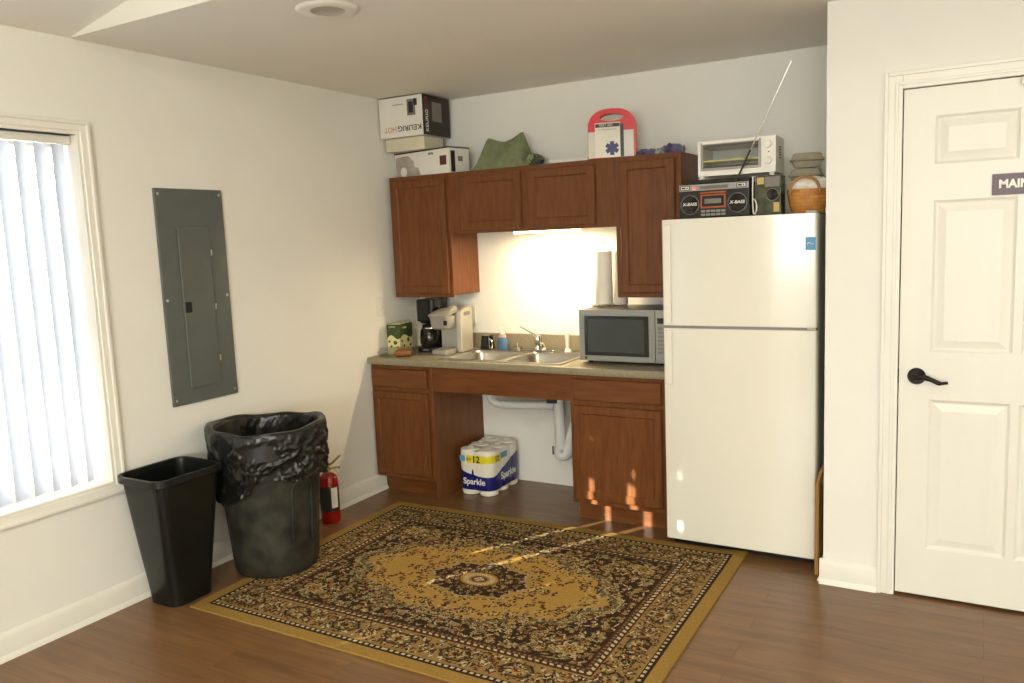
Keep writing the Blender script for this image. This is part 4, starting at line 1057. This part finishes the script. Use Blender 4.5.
# ------------------------------------------------------------------ fire extinguisher
ex = thing('fire_extinguisher', 'small red fire extinguisher on the floor by left wall', 'fire extinguisher', (.105,-1.10,0), rotz=.9)
def E_(b, name, m, p=None, **k): return mk(name, b, M[m], p or ex, world=False, **k)
b = NB(); lathe(b, [(0,.001),(.050,.001),(.054,.008),(.054,.235),(.048,.262),(.03,.278),(.016,.284)], 0, 0, 32); E_(b, 'cylinder', 'red')
b = NB(); lathe(b, [(.0545,.07),(.0545,.21)], 0, 0, 40, close=False); bl_ = E_(b, 'label_band', 'inkdark')
b = NB()
n_ = 6; v0 = []; v1 = []
for i in range(n_+1):
    a = -PI/2+.05+.75*i/n_; v0.append(b.verts.new((.0552*math.cos(a),.0552*math.sin(a),.09))); v1.append(b.verts.new((.0552*math.cos(a),.0552*math.sin(a),.205)))
for i in range(n_): b.faces.new((v0[i],v0[i+1],v1[i+1],v1[i]))
E_(b, 'instruction_label', 'paper', bl_)
b = NB(); lathe(b, [(.015,.284),(.017,.30),(.012,.312),(.0,.314)], 0, 0, 16); lathe(b, [(.012,-.03),(.012,-.015)], 0, 0, 14, axis='Y', cz=.298); E_(b, 'valve', 'brass')
b = NB(); tube(b, [(-.01,0,.312),(.03,0,.335),(.075,0,.372)], [.007,.007,.005], 8); tube(b, [(.0,0,.30),(.04,0,.306),(.07,0,.303)], .006, 8); E_(b, 'handle', 'brass')
b = NB(); tube(b, smooth_path([(-.015,0,.30),(-.05,-.01,.29),(-.062,-.02,.22),(-.062,-.02,.12)], 5), .007, 8); E_(b, 'hose', 'black')
b = NB(); tube(b, smooth_path([(.02,-.01,.31),(.045,-.03,.29),(.052,-.03,.265),(.03,-.04,.262)], 4), .0022, 6); E_(b, 'safety_pin', 'steel')

# ------------------------------------------------------------------ rectangular waste bin
wbn = thing('waste_bin', 'empty black rectangular waste bin near the window', 'waste bin', (.17,-2.13,0))
def brect(x0, x1, y0, y1, r, z): return [(p[0], p[1], z) for p in rrect(x0, x1, y0, y1, r, 6)]
b = NB()
B0 = (.058,.250,-2.240,-2.025); B1 = (.040,.322,-2.318,-1.985)
def binterp(t, ins=0, r=.045): return [B0[i]+(B1[i]-B0[i])*t+(ins if i in (0,2) else -ins) for i in range(4)]
L = []
for t, z in ((0,.001),(.012,.010),(.07,.06),(.5,.30),(.93,.565)): L.append(brect(*binterp(t), .05, z))
L.append(brect(*binterp(.97, -.004), .055, .572)); L.append(brect(*binterp(1,-.006), .055, .590)); L.append(brect(*binterp(1,-.004), .055, .598)); L.append(brect(*binterp(1,.002), .05, .598))
for t, z in ((.96,.57),(.5,.30),(.02,.014)): L.append(brect(*binterp(t,.004), .046, z))
loft(b, L); mk('bin_body', b, M['binblack'], wbn, sharp=30)
b = NB()
L = [brect(*binterp(.965,-.009), .058, .566), brect(*binterp(1,-.012), .06, .570), brect(*binterp(1,-.012), .06, .597), brect(*binterp(1,-.0065), .056, .600)]
loft(b, L, cap0=False, cap1=False); mk('bin_rim', b, M['binblack'], wbn)

# ------------------------------------------------------------------ round bin + liner
RCX, RCY = .292, -1.685
rb = thing('round_waste_bin', 'large scuffed dark round bin lined with a black bag', 'waste bin', (RCX,RCY,.0085))
b = NB()
pf = [(.0,.0095),(.190,.0095),(.197,.018),(.205,.10),(.224,.35),(.240,.60),(.250,.62),(.254,.695),(.250,.707),(.240,.70),(.236,.63),(.215,.30),(.185,.03),(0,.025)]
R = []; n = 72
for r_, z in pf:
    R.append([b.verts.new((RCX+r_*math.cos(2*PI*i/n), RCY+r_*math.sin(2*PI*i/n), z)) for i in range(n)])
for a, c_ in zip(R, R[1:]):
    for i in range(n):
        try: b.faces.new((a[i], a[(i+1)%n], c_[(i+1)%n], c_[i]))
        except ValueError: pass
bmesh.ops.remove_doubles(b, verts=b.verts, dist=1e-5)
bin_ = mk('bin_body', b, M['bindirty'], rb)
for a0 in (-.12, -2.9):          # raised grip arches on the side
    b = NB(); pts = []
    for i in range(21):
        t = i/20
        if t < .35: s, z = -.055, .16+(t/.35)*.26
        elif t > .65: s, z = .055, .16+((1-t)/.35)*.26
        else:
            q = (t-.35)/.3*PI; s, z = -.055*math.cos(q), .42+.05*math.sin(q)
        rr_ = .2125+(z-.10)*.062; a = a0+s/rr_
        pts.append((RCX+rr_*math.cos(a), RCY+rr_*math.sin(a), z))
    tube(b, pts, .006, 8); mk('moulded_arch', b, M['bindirty'], bin_)
# the bag: over the rim, hanging outside with folds
random.seed(21)
b = NB(); n = 320; ph1, ph2 = random.random()*6, random.random()*6
prof = [(.150,.30,0),(.205,.42,.2),(.226,.57,.3),(.232,.66,.4),(.238,.705,.2),(.250,.716,.15),(.264,.716,.15),(.272,.708,.25),(.274,.685,.4),(.273,.66,.6),(.271,.635,.8),(.268,.61,.9),(.266,.585,1.0),(.264,.56,1.0),(.262,.535,1.0),(.259,.51,1.0),(.256,.48,1.0),(.252,.455,1.0),(.249,.435,.9)]
R = []
pp_ = []
for (r0,z0,w0), (r1,z1,w1) in zip(prof, prof[1:]):
    for q in range(4): t = q/4; pp_.append((r0+(r1-r0)*t, z0+(z1-z0)*t, w0+(w1-w0)*t, len(pp_)/4))
prof = pp_+[prof[-1]+(len(pp_)/4,)]
from mathutils import noise
def fold(a, z, w):
    sw = a+1.6*z
    f = 0
    for fr, fz, am in ((2.2, 9, .016), (5.0, 20, .010), (11., 38, .005)):
        p = Vector((math.cos(sw)*fr, math.sin(sw)*fr, z*fz-1.6*math.sin(a+.5)*fr*.5))
        f += am*(.55-2.6*abs(noise.noise(p)))
    return w*f
for (r_, z, w, k_) in prof:
    ring = []
    for i in range(n):
        a = 2*PI*i/n
        # hem hangs lower toward the camera-left, shorter on the right; rim sags a little
        low = max(0, k_-8)/10
        hem = low*(-.075*math.exp(-((math.atan2(math.sin(a+2.0),math.cos(a+2.0)))/.75)**2)+.06*math.exp(-((math.atan2(math.sin(a+.55),math.cos(a+.55)))/.7)**2)+.012*math.sin(5*a))
        rr_ = r_+fold(a, z, w)+.010*math.sin(2*a+.9)
        zz = z+hem+(.010*math.sin(a*2+.3)+.004*math.sin(7*a))*(1 if k_ > 2 else 0)
        rr_ = max(rr_, (.2125+(zz-.10)*.062+.006) if (k_ > 5 and zz < .58) else (.263 if k_ > 6 else 0))
        ring.append(b.verts.new((RCX+rr_*math.cos(a), RCY+rr_*math.sin(a), zz)))
    R.append(ring)
for a, c_ in zip(R, R[1:]):
    for i in range(n): b.faces.new((a[i], a[(i+1)%n], c_[(i+1)%n], c_[i]))
b.faces.new(R[0][::-1])
mk('bin_liner', b, M['bag'], None, label='crumpled black plastic bag folded over the round bin rim', cat='bin bag', sharp=180)
random.seed(5)

# ------------------------------------------------------------------ rug
RGX0, RGX1, RGY0, RGY1 = .262, 2.325, -2.205, -.665
rg_w, rg_d = RGX1-RGX0, RGY1-RGY0
step = .004
nx, ny = int(rg_w/step), int(rg_d/step)
U, V = np.meshgrid((np.arange(nx)+.5)/nx*rg_w-rg_w/2, (np.arange(ny)+.5)/ny*rg_d-rg_d/2, indexing='ij')
u, v = np.abs(U), np.abs(V)
col = np.zeros((nx, ny, 3))
def srgb(c): return np.array(lin(c)[:3])
GOLD, CREAM, DARK, RUST, SAGE, TAN, LIGHT = srgb((158,125,62)), srgb((168,150,106)), srgb((48,32,22)), srgb((92,50,28)), srgb((110,98,62)), srgb((138,110,62)), srgb((182,168,134))
col[:] = GOLD
rng = np.random.RandomState(4)
hw, hd = rg_w/2, rg_d/2
e = np.minimum(hw-u, hd-v)                       # distance from the rug's edge
def paint(mask, c): col[mask] = c
def near(px, py): return np.sqrt((u-px)**2+(v-py)**2)
def flower(px, py, r, petal, centre, outline=None, n=6, ph=0):
    d = near(px, py); a = np.arctan2(v-py, u-px)
    edge = r*(.75+.25*np.cos(n*a+ph))
    if outline is not None: paint(d < edge+r*.28, outline)
    paint(d < edge, petal); paint(d < r*.36, centre)
def leaf(px, py, L, w, ang, c):
    dx, dy_ = u-px, v-py; ca, sa = math.cos(ang), math.sin(ang)
    s = dx*ca+dy_*sa; t = -dx*sa+dy_*ca
    paint((np.abs(t) < w*np.clip(1-(s/L)**2, 0, 1)) & (np.abs(s) < L), c)
E0, E1, E2, E3 = .055, .092, .232, .285
al = np.where(hw-u < hd-v, v, u)                 # coordinate running along the border
paint(e <= E0, GOLD*.86)
g1 = (e > E0) & (e < E1)
paint(g1, DARK); paint(g1 & (np.mod(al, .028) < .014) & (np.abs(e-(E0+.0185)) < .007), LIGHT); paint(g1 & (np.abs(e-E1+.004) < .003), TAN)
mb = (e >= E1) & (e < E2); paint(mb, TAN)
g2 = (e >= E2) & (e < E3); paint(g2, RUST*.6); paint(g2 & (np.mod(al+.5*e, .030) < .017) & (np.abs(e-(E2+.018)) < .008), LIGHT); paint(g2 & (np.abs(e-E2-.036) < .006) & (np.mod(al, .022) < .012), SAGE); paint(g2 & (e > E3-.006), DARK)
# field
fld = e >= E3
fu, fv = hw-E3, hd-E3
lob = 1+.055*np.cos(10*np.arctan2(v/.33, u/.6))
S = (np.power(u/(.63*lob), 1.75)+np.power(v/(.355*lob), 1.75))
paint(fld, DARK)
save = col.copy()
# spandrel and border scatter
def clampmask(base, mask): 
    col[~mask] = base[~mask]
base_ = col.copy()
for k in range(1500):
    px, py = rng.uniform(0, fu), rng.uniform(0, fv); s = (px/.60)**1.75+(py/.335)**1.75
    if s < 1.0: continue
    t = rng.randint(5)
    if t == 0: flower(px, py, rng.uniform(.007,.014), CREAM, RUST, SAGE*.8, 5, rng.uniform(0,6))
    elif t == 1: flower(px, py, rng.uniform(.006,.012), GOLD, DARK, RUST, 6)
    elif t == 2: leaf(px, py, rng.uniform(.010,.026), .005, rng.uniform(0,PI), [SAGE, DARK][rng.randint(2)])
    elif t == 3: leaf(px, py, rng.uniform(.008,.02), .0035, rng.uniform(0,PI), [LIGHT, CREAM][rng.randint(2)])
    else: leaf(px, py, rng.uniform(.008,.02), .006, rng.uniform(0,PI), [TAN, RUST, DARK][rng.randint(3)])
flower(fu-.10, fv-.09, .045, TAN, RUST, CREAM, 8); flower(fu-.10, fv-.09, .022, GOLD, DARK, DARK, 6)
clampmask(base_, fld); base_ = col.copy()
inner = fld & (S < 1)
paint(fld & (S < 1.12) & (S >= 1), SAGE*.7)
for k in range(300):
    t = rng.uniform(0, PI/2); rad = rng.uniform(.93,1.16); px, py = .6*rad*math.cos(t)**(2/1.75)*1.0, .335*rad*math.sin(t)**(2/1.75)
    if rng.rand() < .5: flower(px, py, .009, CREAM, RUST, None, 5)
    else: leaf(px, py, .014, .004, rng.uniform(0,PI), [DARK, SAGE*.8, CREAM*.9, RUST, GOLD][rng.randint(5)])
clampmask(base_, fld); 
paint(fld & (S < .93), GOLD)
base_ = col.copy()
for k in range(17):        # sprigs scattered on the gold ground
    t = rng.uniform(0, PI/2); rad = rng.uniform(.42,.93)**.8; px, py = .57*rad*math.cos(t), .31*rad*math.sin(t)
    ang = rng.uniform(0, 2*PI)
    for q in range(7):
        s = (q-3)*.013; x0, y0 = px+s*math.cos(ang), py+s*math.sin(ang)
        leaf(x0+.008*math.sin(q*2.1), y0+.008*math.cos(q*1.7), .0120, .0055, ang+(1 if q%2 else -1)*.9, [RUST, DARK, RUST*.8][q%3])
    flower(px, py, .0125, CREAM if rng.rand() < .4 else RUST*1.1, DARK, None, 5)
for k in range(130):
    t = rng.uniform(0, PI/2); rad = rng.uniform(.86,.99); px, py = .6*rad*math.cos(t)**(2/1.75), .335*rad*math.sin(t)**(2/1.75)
    leaf(px, py, .012, .004, rng.uniform(0,PI), [RUST, DARK, CREAM][rng.randint(3)])
clampmask(base_, fld & (S < 1.05))
# centre medallion
ang_ = np.arctan2(v/.17, u/.24); rm = np.sqrt((u/.24)**2+(v/.175)**2); lb = 1+.07*np.cos(8*ang_)+.035*np.cos(24*ang_)+.03*np.cos(38*ang_+1)
paint(rm < 1.13*lb, GOLD*.9)
for k in range(34):
    t = (k+.5)/34*PI/2*1.0; px, py = .24*1.10*math.cos(t), .175*1.10*math.sin(t); leaf(px, py, .011, .0045, t+PI/2+rng.uniform(-.6,.6), [CREAM, RUST, DARK][k%3])
paint((rm < .98*lb) & (rm > .94*lb), LIGHT*.7); paint(rm < .94*lb, DARK)
base_ = col.copy()
for k in range(95):
    t = rng.uniform(0, PI/2); rad = rng.uniform(.42,.98); px, py = .24*rad*math.cos(t), .175*rad*math.sin(t)
    flower(px, py, rng.uniform(.005,.009), [CREAM, GOLD, SAGE, TAN][rng.randint(4)], RUST, None, 5)
clampmask(base_, rm < 1.05*lb)
paint(rm < .42, RUST); paint(rm < .39, GOLD*.9); paint((rm < .33) & (np.mod(ang_*8/PI, .5) < .3), LIGHT); paint(rm < .22, TAN); paint((rm < .17), RUST); paint((rm < .12) & (np.mod(ang_*6/PI, .5) < .25), LIGHT)
# pendants
flower(.315, 0, .020, CREAM, RUST, DARK, 6); flower(0, .235, .016, CREAM, RUST, DARK, 6)
# main border: hexagon medallions with florals between
mbb = col.copy()
ecm = (E1+E2)/2
for horizontal in (0, 1):
    Lh = hw if horizontal else hd; nmed = 5 if horizontal else 4
    cpos = [ (i*.27) for i in range(nmed) if i*.27 < Lh-.15 ]
    for c_ in cpos:
        px, py = (c_, hd-ecm) if horizontal else (hw-ecm, c_)
        al_, ac_ = (u-px, v-py) if horizontal else (v-py, u-px)
        hexd = np.maximum(np.abs(ac_)*1.25, np.abs(ac_)*.62+np.abs(al_)*.78)
        paint(hexd < .058, DARK); paint(hexd < .047, SAGE*1.1); paint(hexd < .036, CREAM*.9); paint(hexd < .027, GOLD); paint(hexd < .013, RUST)
        for q in range(6): leaf(px+.034*math.cos(q*PI/3), py+.030*math.sin(q*PI/3), .009, .004, q*PI/3, [RUST, DARK][q%2])
        mid = c_+.135
        if mid < Lh-.1:
            px, py = (mid, hd-ecm) if horizontal else (hw-ecm, mid)
            flower(px, py, .024, CREAM, RUST, DARK, 6); 
            for s1 in (-1,1):
                for s2 in (-1,1):
                    ox, oy = (.04*s1,.035*s2) if horizontal else (.035*s1,.04*s2)
                    leaf(px+ox, py+oy, .018, .006, math.atan2(oy,ox)+.6, RUST); flower(px+ox*1.2, py+oy*1.15, .010, LIGHT*.9, SAGE, None, 5)
for k in range(900):
    if rng.rand() < .57: px, py = rng.uniform(0, hw-E1), hd-rng.uniform(E1+.008, E2-.008)
    else: px, py = hw-rng.uniform(E1+.008, E2-.008), rng.uniform(0, hd-E1)
    leaf(px, py, rng.uniform(.007,.016), .0042, rng.uniform(0,PI), [RUST, DARK, SAGE, LIGHT, DARK, DARK, RUST*.7][rng.randint(7)])
clampmask(mbb, mb)
flower(hw-ecm, hd-ecm, .035, CREAM, RUST, DARK, 8)
# a woven look: every knot varies slightly in dye
col *= (1+rng.uniform(-.16,.16,(nx,ny,1)))
verts = []; xs_ = np.linspace(RGX0, RGX1, nx+1); ys_ = np.linspace(RGY0, RGY1, ny+1)
XX, YY = np.meshgrid(xs_, ys_, indexing='ij')
tx = (XX-RGX0)/rg_w; ty = (YY-RGY0)/rg_d
YY2 = YY+.045*(tx-.5)*(ty-.5)*1.0+.012*(tx-.5); XX2 = XX+.02*(.5-ty)*(tx-.2)+.03*(1-tx)*(1-ty)
ZZ = .0082+.0012*np.sin(3*XX+1)*np.cos(4*YY)+.010*np.exp(-((XX-RGX1)**2+(YY-RGY1)**2)/.012)
RCZ = ZZ.copy(); near_bin = ((XX-.292)**2+(YY+1.685)**2) < .3**2; RCZ[near_bin] = .0082
ZZ = RCZ
co = np.stack([XX2, YY2, ZZ], -1).reshape(-1, 3)
idx = np.arange((nx+1)*(ny+1)).reshape(nx+1, ny+1)
q = np.stack([idx[:-1,:-1], idx[1:,:-1], idx[1:,1:], idx[:-1,1:]], -1).reshape(-1, 4)
rim = list(idx[:,0])+list(idx[-1,1:])+list(idx[-2::-1,-1])+list(idx[0,-2:0:-1])
nb = len(co); low = co[rim].copy(); low[:,2] = .0005
co = np.vstack([co, low]); nr = len(rim)
side = np.array([[rim[i], nb+i, nb+(i+1)%nr, rim[(i+1)%nr]] for i in range(nr)])
fc = np.vstack([q, side])
me = bpy.data.meshes.new('rug'); me.from_pydata(co.tolist(), [], fc.tolist())
at = me.attributes.new('dye', 'FLOAT_COLOR', 'FACE')
cc = np.ones((len(fc), 4)); cc[:len(q), :3] = col.reshape(-1, 3); cc[len(q):, :3] = GOLD*.9
at.data.foreach_set('color', cc.ravel())
me.transform(Matrix.Translation((-1.29,1.43,0)))
rug = bpy.data.objects.new('area_rug', me); C.objects.link(rug); rug.location = (1.29,-1.43,0)
rug['label'] = 'gold and dark brown patterned rug with central medallion on wood floor'; rug['category'] = 'rug'
rm_ = bpy.data.materials.new('rug_pile'); rm_.use_nodes = True; n_ = rm_.node_tree.nodes; l_ = rm_.node_tree.links; p_ = n_['Principled BSDF']
an_ = n_.new('ShaderNodeAttribute'); an_.attribute_name = 'dye'; l_.new(an_.outputs['Color'], p_.inputs['Base Color']); p_.inputs['Roughness'].default_value = .95; p_.inputs['Specular IOR Level'].default_value = .15
nn_ = n_.new('ShaderNodeTexNoise'); nn_.inputs['Scale'].default_value = 600; bb_ = n_.new('ShaderNodeBump'); bb_.inputs['Strength'].default_value = .5; bb_.inputs['Distance'].default_value = .003
l_.new(nn_.outputs['Fac'], bb_.inputs['Height']); l_.new(bb_.outputs['Normal'], p_.inputs['Normal'])
me.materials.append(rm_); me.validate()

# ------------------------------------------------------------------ lights
def ceiling_fixture(x, y, z, label, w=.32, power=60, sx=1.2):
    t = thing('ceiling_light', label, 'ceiling light', (x,y,z-.06), group='ceiling lights behind the camera')
    b = NB(); box(b, x-sx/2-.02, x+sx/2+.02, y-w/2-.02, y+w/2+.02, z-.03, z-.005); mk('fixture_frame', b, M['white'], t, bevel=.004)
    b = NB(); box(b, x-sx/2, x+sx/2, y-w/2, y+w/2, z-.07, z-.031); mk('diffuser', b, M['lampmain'], t, bevel=.01)
    return t
ceiling_fixture(3.0, -5.0, peak-.02, 'long ceiling light behind the camera', sx=1.0, w=.6)
ceiling_fixture(3.0, -7.0, peak-.02, 'long ceiling light at the rear of room', sx=1.0, w=.6)
def area(name, loc, rot, sx, sy, power, colr, spread=PI):
    L = bpy.data.lights.new(name, 'AREA'); L.shape = 'RECTANGLE'; L.size = sx; L.size_y = sy; L.energy = power; L.color = colr; L.spread = spread
    o = bpy.data.objects.new(name, L); C.objects.link(o); o.location = loc; o.rotation_euler = rot; return o
area('room_lamp', (3.0,-5.0,peak-.10), (0,0,0), 1.0, .6, 60, (1,.96,.88))
area('room_lamp_rear', (3.0,-7.0,peak-.10), (0,0,0), 1.0, .6, 60, (1,.96,.88))
area('sink_lamp', (1.08,-.215,ZM-.016), (0,0,0), .40, .06, 11, (1,.80,.52))
area('rear_fill_light', ((RW[0]+RW[1])/2, RY-.2, 1.5), (PI/2,0,0), 2.7, 1.1, 235, (1,.995,.94))  # added fill light shining in through the made-up rear opening
area('window_daylight', (-.30,wm,1.30), (0,-PI/2,0), 1.5, 2.1, 55, (.95,.97,1))

sun = bpy.data.lights.new('sun', 'SUN'); sun.energy = 26; sun.angle = math.radians(.3); sun.color = (1,.94,.80)
so_ = bpy.data.objects.new('sun', sun); C.objects.link(so_)
el = math.radians(14.5); h = Vector((.51,.86,0)).normalized()
d = Vector((h.x*math.cos(el), h.y*math.cos(el), -math.sin(el)))
so_.rotation_euler = d.to_track_quat('-Z', 'Y').to_euler(); so_.location = (-3,-8,3)

w = bpy.data.worlds.new('sky'); bpy.context.scene.world = w; w.use_nodes = True
bg = w.node_tree.nodes['Background']; bg.inputs['Color'].default_value = (.93,.96,1,1); bg.inputs['Strength'].default_value = 3.2

vs = bpy.context.scene.view_settings
vs.view_transform = 'Standard'; vs.look = 'None'; vs.exposure = -.12; vs.gamma = 1; vs.use_curve_mapping = False
